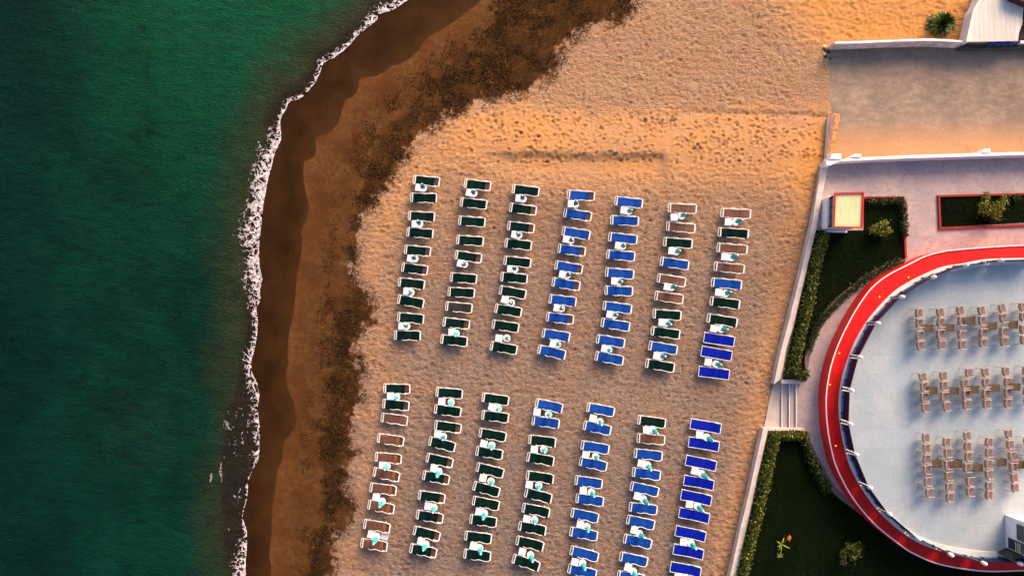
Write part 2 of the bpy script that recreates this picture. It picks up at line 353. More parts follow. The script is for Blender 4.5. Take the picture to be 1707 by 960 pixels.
# dark seaweed litter, thick in the band and thinning to specks outside it
bandm = s.math('MULTIPLY', s.rng(aD1, -.9, 1.6), s.rng(aD2, -.8, 1.5, 1, 0))
litn = s.math('ADD', s.math('MULTIPLY', n3, .5), s.math('ADD', s.math('MULTIPLY', n2, .35), s.math('MULTIPLY', n1, .35)))
lit = s.rng(s.math('ADD', litn, s.math('MULTIPLY', s.math('SUBTRACT', bandm, 1.), .42)), .53, .65)
cl = s.mix(s.rng(s.noise(9, 6, .8), .42, .60), (.011, .007, .003), (.105, .050, .015)); cl = s.mix(s.math('MULTIPLY', s.rng(s.noise(1.0, 5, .75), .50, .62), s.rng(s.noise(11, 4, .7), .45, .6)), cl, (.26, .105, .014))
c = s.mix(s.math('MULTIPLY', lit, .92), c, cl)
s.base(c); s.link(s.rng(wet, 0, 1, .6, .95), s.b.inputs['Roughness']); s.b.inputs['Specular IOR Level'].default_value = .05
rg = s.math('ABSOLUTE', s.math('SUBTRACT', s.noise(4.6, 3, .6, (.8, 1.5, 1, .25), .5), .5)); bh = s.math('ADD', s.math('ADD', s.math('MULTIPLY', n3, .45), s.math('MULTIPLY', n4, .18)), s.math('MULTIPLY', s.math('MULTIPLY', rg, dryf), s.rng(aG, 0, .7, -2.6, -.5))); bh = s.math('MULTIPLY', bh, s.rng(aW, 0, 1.5, .12, 1)); bh = s.math('ADD', bh, s.math('MULTIPLY', lit, s.math('MULTIPLY', n3, .8)))
s.bump(bh, .125)
sand = grid_obj('beach_sand', GX, GY, GZ, dict(dW=dW, dD1=dD1, dD2=dD2, sunlit=sunlit, lowr=lowr), s.m); tag(sand, kind='structure')

# ------------------------------------------------------------------ sea
wx = axis(-38, 2, .2, 900); wx = wx[wx < 3]; wy = axis(-22, 22, .2, 900)
WX, WY = np.meshgrid(wx, wy); QX, QY = to_px(WX, WY, SEA_Z); QX = np.clip(QX, -4000, 5000); QY = np.clip(QY, -4000, 5000)
wS = sdist(QX, QY, SHORE)/25
WX_ok = wS < 1.0
THIN = spline([(430, 632), (404, 628), (392, 655), (381, 676), (373, 708), (370, 740), (369, 800), (368, 850), (372, 900), (377, 935), (382, 960), (384, 1060)], 4)
thin = sdist(QX, QY, THIN)/25*np.where(QY > 600, 1, 0)
thinm = ss(-.3, .4, thin+.5*(fbm(WX, WY, .8, 3, 12)-.5))*ss(625, 640, QY)
reef = np.exp(-(((QX-235)/75)**2+((QY-715)/70)**2))+.5*np.exp(-(((QX-350)/60)**2+((QY-930)/60)**2))
topg = (1-ss(-50, 520, QY))*ss(60, 330, QX); leftd = 1-ss(0, 200, QX)
s = NT('sea water'); aS, aT, aR, aG, aLd = s.attr('dS'), s.attr('thin'), s.attr('reef'), s.attr('topg'), s.attr('leftd')
n1 = s.noise(.16, 5, .6); n2 = s.noise(.9, 5, .65, (1, 2.2, 1, .5)); n3 = s.noise(4.5, 4, .6, (1, 2.6, 1, -.4)); n5 = s.noise(.35, 4, .6)
c = s.mix(s.rng(n1, .3, .7), (.0002, .0115, .0076), (.0006, .026, .0155)); c = s.mix(aG, c, (.0008, .050, .0195))
c = s.mix(s.math('MULTIPLY', aLd, .45), c, (.0002, .008, .0065))
near_ = s.rng(s.math('ADD', aS, s.math('MULTIPLY', s.math('SUBTRACT', n5, .5), 3.2)), -4.4, -.9)
c = s.mix(near_, c, (.017, .024, .0095)); c = s.mix(s.rng(s.math('ADD', aS, s.math('MULTIPLY', s.math('SUBTRACT', n5, .5), 2.)), -1.4, -.2), c, (.016, .0135, .008))
c = s.mix(s.math('MULTIPLY', s.math('MULTIPLY', aR, s.rng(s.noise(2.4, 7, .8), .42, .70)), .6), c, (.016, .015, .004))
c = s.mix(s.math('MULTIPLY', s.rng(n5, .6, .75), .5), c, (.0004, .006, .0045))
c = s.mix(aT, c, (.019, .0175, .0125)); c = s.mul(c, s.rng(n2, .3, .7, .8, 1.22)); c = s.mul(c, s.rng(n3, .3, .7, .78, 1.28))
c = s.mix(s.math('MULTIPLY', s.rng(s.noise(2.6, 6, .72, (1, 3.2, 1, .55)), .58, .72), .5), c, (.004, .060, .036))  # pale wavelet glints painted as streaks in the water colour
s.base(c); s.b.inputs['Roughness'].default_value = .3; s.b.inputs['Specular IOR Level'].default_value = .07
al = s.rng(s.math('ADD', aS, 0), -1.2, .1, 1., .35); al = s.math('MINIMUM', al, s.rng(aT, 0, 1, 1., .62)); s.link(al, s.b.inputs['Alpha'])
s.bump(s.math('ADD', s.math('MULTIPLY', n2, .5), s.math('MULTIPLY', n3, .3)), .22, 1.)
sea = grid_obj('sea_water', WX, WY, np.full(WX.shape, SEA_Z)+.004*vnoise(WX, WY, 1.), dict(dS=wS, thin=thinm, reef=reef, topg=topg, leftd=leftd), s.m); tag(sea, kind='structure')

# ------------------------------------------------------------------ foam
FM = NT('sea foam'); fn = FM.noise(5, 5, .7); FM.base(FM.mix(FM.rng(fn, .35, .65), (.34, .26, .25), (.88, .84, .88))); FM.b.inputs['Roughness'].default_value = .6; FM.link(FM.math('MULTIPLY', FM.rng(FM.attr('edge'), .15, 1., 1., .30), FM.rng(FM.noise(4, 5, .75), .32, .6, .25, 1.)), FM.b.inputs['Alpha']); FM.bump(FM.noise(14, 4), .05)
sea_edge = {-60: 12, 0: 18, 20: 18, 60: 13, 80: 14, 100: 14, 120: 12, 150: 8, 165: 13, 185: 13, 205: 16, 232: 32, 264: 34, 290: 40, 317: 36, 337: 37, 363: 42, 378: 47, 410: 36, 442: 36, 474: 32, 492: 25, 515: 16, 530: 12, 556: 11, 585: 21, 612: 20, 635: 25, 652: 30, 676: 24, 690: 16, 720: 16, 765: 15, 776: 5, 800: 5, 827: 7, 850: 4, 866: 6, 885: 12, 915: 21, 932: 29, 960: 30, 1060: 30}
ek = sorted(sea_edge); ev = [sea_edge[k] for k in ek]
fx = np.arange(-20, -4, .028); fy = np.arange(-21, 22.5, .028); FX, FY = np.meshgrid(fx, fy); fpx, fpy = to_px(FX, FY, SEA_Z)
fd = -sdist(fpx, fpy, SHORE); fwid = np.interp(fpy, ek, ev)*(.62+.5*vnoise(FX, FY, .7, 4)); fu = fd/fwid
wxx = FX+.34*(fbm(FX, FY, .4, 4, 50)-.5)*2; wyy = FY+.34*(fbm(FX, FY, .4, 4, 60)-.5)*2
f1, f2 = worley(wxx, wyy, .40, 3); g1, g2 = worley(wxx, wyy, .20, 5)
lace = np.minimum((f2-f1)*1.0, (g2-g1)*1.3+.05)
thr = .20*(1-ss(.1, .95, fu))+.12+.12*(fbm(FX, FY, .35, 3, 70)-.5)
thr = np.where(fpy < 200, thr*.9, thr); thr += .22*(1-ss(.0, .18, fu))*(vnoise(FX, FY, .5, 77) > .25)
thr = np.where((fpy > 655) & (fpy < 770), thr*.8, thr)
lip = np.abs(sdist(fpx, fpy, [q for q in THIN if q[1] < 990][3:]))
gap = (vnoise(FX, FY, 1.3, 90) > .45) | ((fpy > 640) & (fpy < 690))
m_ = ((fu > -.02-.03*vnoise(FX, FY, .2, 9)) & (fu < 1) & (lace < thr)) | ((lip < 1.6*(fpy > 634)*(vnoise(FX, FY, .35, 93)-.25)) & gap & (fpy < 720)) \
   | ((np.abs(fpx-(369+1.0*np.sin(fpy/6))) < 2.4*np.exp(-((fpy-787)/14)**2)) & (lace < .35)) | ((np.abs(fpx-352-.12*(794-fpy)) < 2.6*np.exp(-((fpy-795)/8)**2)) & (lace < .3))
m_ |= (fd > 0) & (lip < 900) & (fpy > 650) & (fpy < 930) & (fpx > np.interp(fpy, [650, 676, 708, 740, 850, 935], [394, 381, 373, 370, 368, 377])) & (lace < .06) & (vnoise(FX, FY, 1.1, 44) > .5)
wav_arc = (fpy > 160) & (fpy < 175) & (np.abs(fd-8) < 2)
FZ = SEA_Z+.03+.05*np.clip(1-f1*1.3, 0, 1)*np.clip(1-fu, .2, 1)+.02*vnoise(FX, FY, .15, 99)
zs = SEA_Z+.062*np.clip(-fd/25, 0, None); FZ = np.maximum(FZ, zs+.02)
cell = m_[:-1, :-1] & m_[1:, 1:] & m_[:-1, 1:] & m_[1:, :-1]
idx = -np.ones(FX.shape, int); used = np.zeros(FX.shape, bool)
for a, b in ((0, 0), (0, 1), (1, 0), (1, 1)): used[a:used.shape[0]-1+a, b:used.shape[1]-1+b] |= cell
idx[used] = np.arange(used.sum()); I = np.argwhere(cell)
ff = np.stack([idx[I[:, 0], I[:, 1]], idx[I[:, 0], I[:, 1]+1], idx[I[:, 0]+1, I[:, 1]+1], idx[I[:, 0]+1, I[:, 1]]], 1)
fv = np.stack([FX[used], FY[used], FZ[used]], 1)
fo = obj('sea_foam', fv.tolist(), ff.tolist(), FM.m, smooth=True)
fa = fo.data.attributes.new('edge', 'FLOAT', 'POINT'); fa.data.foreach_set('value', np.clip(np.where(fd < 0, 0, fu), 0, 1)[used].astype(np.float32)); tag(fo, 'white lacy foam along the waterline where the sea meets the sand', 'foam', kind='stuff')
md = fo.modifiers.new('thickness', 'SOLIDIFY'); md.thickness = .012; md.offset = -1

# ------------------------------------------------------------------ seaweed litter (uncountable)
def vcol_obj(name, V, F, cols, m, parent=None):
    me = bpy.data.meshes.new(name); V = np.asarray(V, np.float32); F = np.asarray(F, np.int32); k = F.shape[1]
    me.vertices.add(len(V)); me.vertices.foreach_set('co', V.reshape(-1)); me.loops.add(F.size); me.loops.foreach_set('vertex_index', F.reshape(-1))
    me.polygons.add(len(F)); me.polygons.foreach_set('loop_start', np.arange(0, F.size, k, dtype=np.int32)); me.polygons.foreach_set('loop_total', np.full(len(F), k, np.int32))
    a = me.attributes.new('tint', 'FLOAT_COLOR', 'POINT'); cc = np.ones((len(V), 4), np.float32); cc[:, :3] = cols; a.data.foreach_set('color', cc.reshape(-1))
    me.materials.append(m); me.update(); me.validate(); o = bpy.data.objects.new(name, me); C.objects.link(o)
    if parent is not None: o.parent = parent
    return o
def tintmat(name, rough=.7, spec=.2):
    s = NT(name); s.link(s.attrc('tint'), s.b.inputs['Base Color']); s.b.inputs['Roughness'].default_value = rough; s.b.inputs['Specular IOR Level'].default_value = spec; return s.m
LEAF = tintmat('leaf tint', .5, .3); WEED = tintmat('seaweed tint', .85, .1); GRASS = tintmat('grass tint', .6, .15)
def leaves(P0, size, cols, name, m, parent=None, up=.5, aspect=.45, bend=.3):
    """pointed leaf blades (4 points each, folded) at points P0 with random directions"""
    n = len(P0); d = rng.normal(size=(n, 3)); d[:, 2] = np.abs(d[:, 2])*up; d /= np.linalg.norm(d, axis=1)[:, None]
    r = rng.normal(size=(n, 3)); sd = np.cross(d, r); sd /= np.linalg.norm(sd, axis=1)[:, None]; nn = np.cross(d, sd)
    L = size*rng.uniform(.6, 1.3, (n, 1)); W = L*aspect*.5
    a = P0; b = P0+d*L*.5+sd*W+nn*L*bend*.3; c_ = P0+d*L-nn*L*bend*.3; e = P0+d*L*.5-sd*W+nn*L*bend*.3
    V = np.stack([a, b, c_, e], 1).reshape(-1, 3); k = np.arange(n)[:, None]*4; F = np.r_[np.c_[k, k+1, k+2], np.c_[k, k+2, k+3]]
    return vcol_obj(name, V, F, np.repeat(cols, 4, 0), m, parent)
wp = []; 
while len(wp) < 24000:
    a = rng.uniform(470, 1080, 4000); b = rng.uniform(-10, 975, 4000)
    d1 = sdist(a, b, D1)/25; d2 = sdist(a, b, D2)/25
    q = ss(-1.2, 1.2, d1)*(1-ss(-.3, .8, d2)); X = (a-853)/25; Y = (480-b)/25
    q = q*ss(.38, .62, fbm(X, Y, .9, 3, 12))+.012*(d1 > -1.5)*(d2 < 1.5)
    k = rng.random(4000) < q
    wp += list(zip(a[k], b[k]))
wp = np.array(wp[:24000]); WPp = np.array([P(a, b)[:] for a, b in wp])
ji = np.clip(((WPp[:, 1]-y0)/.085).round().astype(int)+off, 0, GZ.shape[0]-1); ii = np.clip(((WPp[:, 0]-x0)/.085).round().astype(int)+off, 0, GZ.shape[1]-1)
WPp[:, 2] = GZ[ji, ii]+.005
t = rng.random(len(WPp)); colw = np.where((t < .72)[:, None], np.array([.014, .009, .005])*(1+rng.random((len(t), 1))), np.where((t < .985)[:, None], np.array([.07, .034, .012]), np.array([.24, .10, .015])))
so = leaves(WPp, .10, colw, 'seaweed_litter', WEED, up=.35, aspect=.5); tag(so, 'dark brown seaweed litter strewn in a band along the beach', 'seaweed', kind='stuff')

# ------------------------------------------------------------------ road, plaza, gardens
ZP = .5
def simple(name, poly_px, z0, z1, m, zp=None):
    return MB().prism([P(a, b, z1 if zp is None else zp) for a, b in poly_px], z0, z1).build(name, m)
s = NT('dusty concrete road'); n1 = s.noise(.3, 5, .6); n2 = s.noise(1.4, 7, .7, (1, 1.8, 1)); n3 = s.noise(25, 4, .75)
c = s.mix(s.rng(n1, .35, .65), (.26, .195, .150), (.37, .27, .195)); c = s.mix(s.rng(n2, .35, .7), s.mul(c, .66), c); c = s.mul(c, s.rng(n3, .3, .7, .68, 1.3))
sp = s.n.nodes.new('ShaderNodeSeparateXYZ'); s.link(s.tc.outputs['Object'], sp.inputs[0]); yy = sp.outputs[1]
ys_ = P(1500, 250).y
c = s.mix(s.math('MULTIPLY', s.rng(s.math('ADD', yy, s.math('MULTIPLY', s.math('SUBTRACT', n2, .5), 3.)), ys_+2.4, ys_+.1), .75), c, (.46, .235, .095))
c = s.mix(s.rng(s.vor(1.1, 'DISTANCE_TO_EDGE'), 0, .012, .35, 0), c, (.12, .09, .075))
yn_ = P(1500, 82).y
c = s.mix(s.math('MULTIPLY', s.rng(s.math('ADD', yy, s.math('MULTIPLY', s.math('SUBTRACT', n2, .5), 2.)), yn_-2.2, yn_-.4), .4), c, (.12, .11, .115))  # north wall's shade along the road edge, painted into the concrete colour
s.base(c); s.b.inputs['Roughness'].default_value = .9; s.bump(s.math('ADD', n2, s.math('MULTIPLY', n3, .4)), .03)
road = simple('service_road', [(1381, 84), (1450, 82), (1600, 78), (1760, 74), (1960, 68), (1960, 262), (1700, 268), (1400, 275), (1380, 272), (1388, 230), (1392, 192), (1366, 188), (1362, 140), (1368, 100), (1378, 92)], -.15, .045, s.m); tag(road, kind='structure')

def tilemat(name, c1, c2, c3, tile=(.6, .6), grout=.75, rough=.5, veins=False):
    s = NT(name); n1 = s.noise(.45, 5, .6); n2 = s.noise(2.6, 7, .75, dist=1.2); n3 = s.noise(30, 3)
    c = s.mix(s.rng(n1, .38, .62), c1, c2); c = s.mix(s.math('MULTIPLY', s.rng(n2, .46, .66), .8), c, c3); c = s.mul(c, s.rng(n3, .3, .7, .93, 1.06))
    if veins:
        v = s.noise(.9, 8, .62, (1, .45, 1, .55), dist=1.6); vv = s.math('ABSOLUTE', s.math('SUBTRACT', v, .5)); c = s.mix(s.rng(vv, 0, .012, .16, 0), c, (.55, .60, .64))
    br = s.n.nodes.new('ShaderNodeTexBrick'); br.offset = .5; br.inputs['Scale'].default_value = 1; br.inputs['Mortar Size'].default_value = .012; br.inputs['Brick Width'].default_value = tile[0]; br.inputs['Row Height'].default_value = tile[1]
    br.inputs['Color1'].default_value = (1, 1, 1, 1); br.inputs['Color2'].default_value = (.93, .93, .93, 1); br.inputs['Mortar'].default_value = (grout, grout, grout, 1)
    s.link(s.tc.outputs['Object'], br.inputs['Vector'])
    mm = s.n.nodes.new('ShaderNodeVectorMath'); mm.operation = 'MULTIPLY'; s.link(c, mm.inputs[0]); s.link(br.outputs[0], mm.inputs[1]); s.base(mm.outputs[0])
    s.b.inputs['Roughness'].default_value = rough; s.b.inputs['Specular IOR Level'].default_value = .3; s.bump(n2, .008); return s.m
PAVE = tilemat('pinkish paving', (.36, .285, .295), (.44, .345, .325), (.27, .21, .235), (1.2, .6), .82, .7)
plaza_px = [(1383, 270), (1400, 268), (1700, 258), (1960, 250), (1960, 1100), (1205, 1100), (1217, 1010), (1228.7, 956), (1242.5, 889), (1256, 827), (1266, 780), (1279, 718), (1327, 716), (1327, 638), (1302.5, 634), (1311, 580), (1323, 542), (1342, 461), (1361, 380), (1374, 307)]
plaza = simple('plaza_paving', plaza_px, -.15, ZP, PAVE); tag(plaza, kind='structure')
# steps down to the sand
SLAB = mat('pale concrete', (.44, .38, .35), .85, .15, 1.2, bump=.01)
simple('entrance_slab', [(1290, 636), (1304, 636), (1304, 716), (1273, 716), (1281, 675)], -.15, .12, SLAB)['kind'] = 'structure'
st = empty('entrance_steps', P(1315, 677, 0)); tag(st, 'three shallow pale steps climbing from the sand between two hedges', 'steps')
STEP = mat('step stone', (.36, .31, .31), .8, .12, 2, bump=.01)
NOSE = mat('step nosing', (.66, .6, .55), .7, .1)
def local(mb, o): mb.v = [(a-o.location.x, b-o.location.y, c-o.location.z) for a, b, c in mb.v]; return mb
for k, (xa, xb, z) in enumerate(((1303.5, 1316, .245), (1316, 1327.5, .37))):
    t = local(MB().prism([P(a, b, z) for a, b in ((xa, 639), (xb, 639), (xb, 713.5), (xa, 713.5))], -.1, z), st).build('tread', STEP, st)
for xa, z in ((1303.5, .25), (1316, .375), (1327.5, .505)):
    local(MB().prism([P(a, b, z) for a, b in ((xa-.9, 639.5), (xa+.9, 639.5), (xa+.9, 713), (xa-.9, 713))], z-.03, z+.006), st).build('nosing', NOSE, st)

# lawns
s = NT('lawn soil and turf'); n1 = s.noise(.5, 5, .65); n2 = s.noise(8, 6, .8)
c = s.mix(s.rng(n2, .3, .7), (.0015, .004, .0008), (.005, .012, .0018)); c = s.mix(s.math('MULTIPLY', s.rng(n1, .55, .75), .5), c, (.009, .017, .002)); s.base(c); s.b.inputs['Roughness'].default_value = .95; s.b.inputs['Specular IOR Level'].default_value = .05; s.bump(n2, .06)
LAWN = s.m
GBAND_OUT = [(1509.7, 431.5), (1475.8, 441), (1443, 458.5), (1410.8, 483), (1383.8, 507), (1362, 537), (1348.5, 567), (1341.8, 597), (1343, 616)]
GBAND_IN = [(1509.7, 438), (1486.7, 445), (1459.6, 457), (1427, 480), (1400, 507), (1375.6, 537), (1359, 567), (1350, 597), (1345.8, 618)]
LB_OUT = [(1341, 719), (1347.5, 744), (1364, 775), (1378.7, 808), (1397.5, 829), (1422, 847.5), (1446, 866)]
LB_IN = [(1347.5, 719), (1356, 746), (1373, 777), (1390, 808), (1412.5, 831), (1435, 853), (1452, 869)]
garden1 = [(1383, 384), (1440, 384), (1440, 332), (1505, 332), (1508, 431)]+GBAND_OUT+[(1337, 633), (1306, 633), (1311, 600), (1325, 542), (1344, 461), (1360, 384)]
garden2 = [(1567, 329), (1960, 318), (1960, 366), (1707, 371), (1569, 379)]
garden3 = [(1281, 722), (1340, 722)]+LB_OUT[1:]+[(1462, 868), (1500, 895), (1540, 918), (1600, 930), (1660, 936), (1960, 936), (1960, 1080), (1213, 1080), (1230, 956), (1244, 889), (1258, 827), (1268, 780)]
for g in (garden1, garden2, garden3): tag(simple('lawn', g, .4, ZP+.03, LAWN), kind='structure')
gp = []; gc = []
for g, n in ((garden1, 16000), (garden2, 7000), (garden3, 34000)):
    a = np.array(g); lo = a.min(0); hi = np.minimum(a.max(0), (1720, 975)); q = rng.uniform(lo, hi, (n*2, 2)); q = q[inside(q[:, 0], q[:, 1], g)][:n]
    gp += [P(x, y, ZP+.03)[:] for x, y in q]
gp = np.array(gp); tn = fbm(gp[:, 0], gp[:, 1], 2.2, 3, 66); gc = np.array([.003, .007, .001])+np.clip(tn-.45, 0, 1)[:, None]*np.array([.05, .08, .01])*rng.uniform(.2, 1.2, (len(gp), 1))
tag(leaves(gp, .09, gc, 'lawn_grass', GRASS, up=1.2, aspect=.25), 'short dark green grass covering the garden beds', 'grass', kind='stuff')

def line_kerb(name, A, B, z0, z1, zp, m, label, cat, group=None, n=60):
    a = resample(PL(spline(A, 5), zp), n=n); b = resample(PL(spline(B, 5), zp), n=n)
    o = MB().ribbon(a, b, z0, z1).build(name, m); tag(o, label, cat, group); return o
line_kerb('stone_kerb', GBAND_OUT, GBAND_IN, .3, .56, .56, STONE, 'curved grey stone kerb between the kiosk garden and the ring path', 'kerb')
line_kerb('stone_kerb', LB_OUT, LB_IN, .3, .56, .56, STONE, 'curved grey stone kerb beside the large southern lawn', 'kerb')
def kerb_path(pts, wd, z1, name, label, m=BRICK, cat='kerb'):
    v = [P(a, b, z1) for a, b in pts]; mb = MB()
    for i in range(len(v)-1):
        d = (v[i+1]-v[i]); L = d.length; c_ = (v[i]+v[i+1])/2; mb.box((c_.x, c_.y, (z1+.35)/2+(.002 if i % 2 else 0)), (L+wd*(1 if i % 2 == 0 else -1), wd, z1-.35), math.atan2(d.y, d.x), .01)
    return tag(mb.build(name, m), label, cat)
kerb_path([(1441, 329.5), (1506.5, 329.5), (1510.5, 432)], .14, .64, 'brick_kerb', 'red brick kerb edging the garden bed beside the kiosk')
kerb_path([(1707+240, 317), (1565.5, 327), (1567.8, 380.5), (1707+240, 366)], .14, .64, 'brick_kerb', 'red brick kerb framing the long rectangular bed on the plaza')

# boundary walls
def wall_ribbon(name, A, B, z1, label, m=WALLTOP, z0=-.2, n=40, cat='wall'):
    a = resample(PL(A, z1), n=n); b = resample(PL(B, z1), n=n); return tag(MB().ribbon(a, b, z0, z1).build(name, m), label, cat)
COP = mat('pale render wall', (.60, .50, .45), .85, .18, 1.6, bump=.015)
wall_ribbon('boundary_wall', WALL_OUT, WALL_IN, .72, 'long low pale wall between the sand and the kiosk garden', COP)
wall_ribbon('boundary_wall', WALL2_OUT, WALL2_IN, .72, 'low pale wall between the sand and the large southern lawn', COP)
tag(simple('end_wall', [(1303, 632.5), (1336, 632.5), (1337, 640), (1303, 639)], 0, .78, COP), 'short pale wall closing the hedge above the entrance steps', 'wall')
tag(simple('end_wall', [(1282, 713.8), (1341, 713.5), (1341, 717.5), (1281, 717.8)], 0, .78, COP), 'short thin pale wall below the entrance steps', 'wall')
# brown topped wall by the road
bw = empty('road_wall', P(1385, 225, 0)); tag(bw, 'short weathered wall with brown stained top beside the road mouth', 'wall')
local(MB().prism(PL([(1385.5, 192), (1392.3, 192.5), (1383, 259), (1377, 264)], .75), -.2, .70), bw).build('wall_body', WALL, bw)
local(MB().prism(PL([(1385, 191.5), (1392.8, 192), (1383.6, 259.5), (1376.4, 264.5)], .77), .70, .77), bw).build('coping', mat('brown stained coping', (.30, .17, .11), .9, .45, 3, bump=.03), bw)
# plaza wall, white, with piers on its road side
pw = empty('plaza_wall', P(1540, 265, 0)); tag(pw, 'long white wall with square piers between the road and the plaza', 'wall')
local(MB().prism(PL([(1378, 275.5), (1377, 268.5), (1436, 262.5), (1515, 259), (1618, 255.8), (1707, 253.3), (1960, 246), (1960, 251), (1707, 258.3), (1618, 261), (1515, 264), (1400, 269), (1384, 276)], 1.5), -.1, 1.5), pw).build('wall_body', WALL, pw)
for a, b, c_, d in ((1383, 256.5, 1402, 266), (1421, 257, 1435, 262.3), (1637, 248.5, 1650, 255)):
    local(MB().prism(PL([(a+3, b), (c_, b), (c_, d), (a-1, d)], 1.5), -.1, 1.56), pw).build('pier', WALL, pw)
# road north wall
rw = empty('retaining_wall', P(1490, 75, 0)); tag(rw, 'chipped white retaining wall holding the sand above the road', 'wall')
top_n = [(1391.6, 69.8), (1430, 68.6), (1469, 67.4), (1500, 66.2), (1544, 64.4), (1575, 65.5), (1609, 68)]
top_s = [(x, y+4.2+random.uniform(-.5, .5)) for x, y in top_n]
a = PL(top_n, 1.15); b = PL(top_s, 1.15)
local(MB().ribbon(a, b, -.2, 1.15), rw).build('wall_body', mat('chipped white render', (.60, .47, .45), .85, .35, 2.2, bump=.03), rw)
local(MB().ribbon(PL([(x, y+.6) for x, y in top_n], 1.19), PL([(x, y-.6) for x, y in top_s], 1.19), 1.15, 1.19), rw).build('coping', WALL, rw)
for i in range(14):
    px_, py_ = random.gauss(1376, 4), random.gauss(91, 6); r = random.uniform(.05, .16); q = P(px_, py_)
    bm = bmesh.new(); bmesh.ops.create_icosphere(bm, subdivisions=1, radius=r)
    for v in bm.verts: v.co *= random.uniform(.7, 1.25); v.co.z *= .7
    me = bpy.data.meshes.new('rubble_stone'); bm.to_mesh(me); bm.free(); me.materials.append(ROCKM if i % 5 else CREAM); o = bpy.data.objects.new('rubble_stone', me); C.objects.link(o); o.location = (q.x, q.y, .04)
    tag(o, 'small dark broken stone in the rubble heap at the retaining wall end', 'stone', 'rubble stones at the end of the retaining wall')

# top right hut and neighbour
s = NT('white sheet roof'); sn = s.noise(1.2, 6, .65); wv = s.noise(1.0, 4, .6, (5, .35, 1, .32))
c = s.mix(s.rng(wv, .4, .62), (.50, .485, .44), (.60, .59, .545)); c = s.mix(s.math('MULTIPLY', s.rng(sn, .5, .75), .4), c, (.45, .40, .33)); s.base(c); s.b.inputs['Roughness'].default_value = .7; s.bump(s.noise(1, 2, .5, (26, .5, 1, .32)), .03); ROOFW = s.m
hut = empty('beach_hut', P(1655, 40, 0)); tag(hut, 'low hut with weathered white flat roof above the road', 'hut')
hutp = [(1650, -45), (1640, -20), (1632, 0), (1622.5, 17), (1616, 45), (1610.5, 70), (1650, 69.5), (1697, 68.5), (1699, 55), (1704, 40), (1706, 12), (1711, 6), (1685, -1), (1680, -45)]
cc_ = (1660, 20)
local(MB().prism(PL([(cc_[0]+(x-cc_[0])*.94, cc_[1]+(y-cc_[1])*.97) for x, y in hutp], 1.3), -.2, 1.3), hut).build('wall', WALL, hut)
local(MB().prism(PL(hutp, 1.4), 1.3, 1.4), hut).build('roof', ROOFW, hut)
local(MB().ribbon(PL(hutp[1:6], 1.5), PL([(x+5.5, y-.5) for x, y in hutp[1:6]], 1.5), 1.401, 1.5), hut).build('parapet', mat('pink white render', (.74, .64, .60), .8, .1, 2), hut)
local(MB().prism(PL([(1611, 69), (1700, 67), (1700, 72), (1650, 72.8), (1612, 72.4)], .9), .5, .95), hut).build('sill', DARKC, hut)
tp = []
for i in range(13):
    x = 1648+i*3.6; tp.append((x, 73.4+math.sin(i*1.7)*.8))
tpa = PL(tp, 1.0); mbt = MB()
for i in range(12):
    a, b = tpa[i], tpa[i+1]; mbt.add([(a.x, a.y, 1.12), (b.x, b.y, 1.12), (b.x, b.y-.02, .75), (a.x, a.y-.02, .75), (a.x, a.y+.03, 1.12), (b.x, b.y+.03, 1.12), (b.x, b.y+.02, .75), (a.x, a.y+.02, .75)], [(0, 1, 2, 3), (4, 7, 6, 5), (0, 4, 5, 1), (3, 2, 6, 7)])
tag(mbt.build('tarpaulin', TARP), 'blue tarpaulin strip hanging below the edge of the white roof', 'tarpaulin')
nb = empty('dark_shed', P(1730, 30, 0)); tag(nb, 'dark maroon shed in the top right corner beside the white roof', 'shed')
local(MB().prism(PL([(1713, 8), (1760, 20), (1900, 40), (1900, -60), (1684, -60), (1687, -3)], 1.9), -.2, 1.9), nb).build('wall', MAROON, nb)
local(MB().prism(PL([(1711, 5), (1760, 17), (1902, 38), (1902, -62), (1683, -62), (1686, -4)], 2.0), 1.9, 2.0), nb).build('roof', MAROON, nb)
tag(simple('opening_block', [(1702, 44), (1760, 44), (1760, 66), (1699.5, 66)], -.2, .8, MAROON), 'dark block standing for an opening right of the white roof', 'block')  # solid block standing in for a dark opening beside the hut
tag(simple('white_kerb', [(1700, 68), (1900, 64), (1900, 69), (1700, 72.5)], -.2, .85, WALL), 'short white kerb wall at the right edge above the road', 'wall')
tag(simple('retaining_base', [(1612, 73.5), (1700, 73), (1960, 70), (1960, 78), (1700, 80), (1600, 81)], -.2, .6, DARKC), 'dark concrete footing below the hut along the road', 'footing')

# ------------------------------------------------------------------ kiosk
kz = ZP
K = PL([(1370, 333), (1412, 331.5), (1410, 384), (1368, 383)], kz)
cx_ = sum(p.x for p in K)/4; cy_ = sum(p.y for p in K)/4
kio = empty('kiosk', (cx_, cy_, kz)); tag(kio, 'small white kiosk with red rimmed cream roof and dark window band', 'kiosk')
def kq(sx, sy=None):
    sy = sy or sx; return [(cx_+(p.x-cx_)*sx, cy_+(p.y-cy_)*sy) for p in K]
local(MB().prism(kq(1), kz, kz+1.15), kio).build('lower_wall', WALL, kio)
local(MB().prism(kq(.92), kz+1.15, kz+2.05), kio).build('window_band', GLASS, kio)
for (x, y) in kq(.94): local(MB().box((x, y, kz+1.6), (.1, .1, .9)), kio).build('corner_post', MAROON, kio)
for u in (.33, .66):
    q0, q1 = kq(.93)[0], kq(.93)[3]; local(MB().box((q0[0]+(q1[0]-q0[0])*u, q0[1]+(q1[1]-q0[1])*u, kz+1.6), (.05, .05, .9)), kio).build('window_bar', MAROON, kio)
local(MB().prism(kq(1.08, 1.04), kz+1.12, kz+1.17), kio).build('counter', WHITE, kio)
rim = kq(1.10, 1.10); inn = kq(.97, .98)
local(MB().prism(rim, kz+2.05, kz+2.2), kio).build('roof', CREAM, kio)
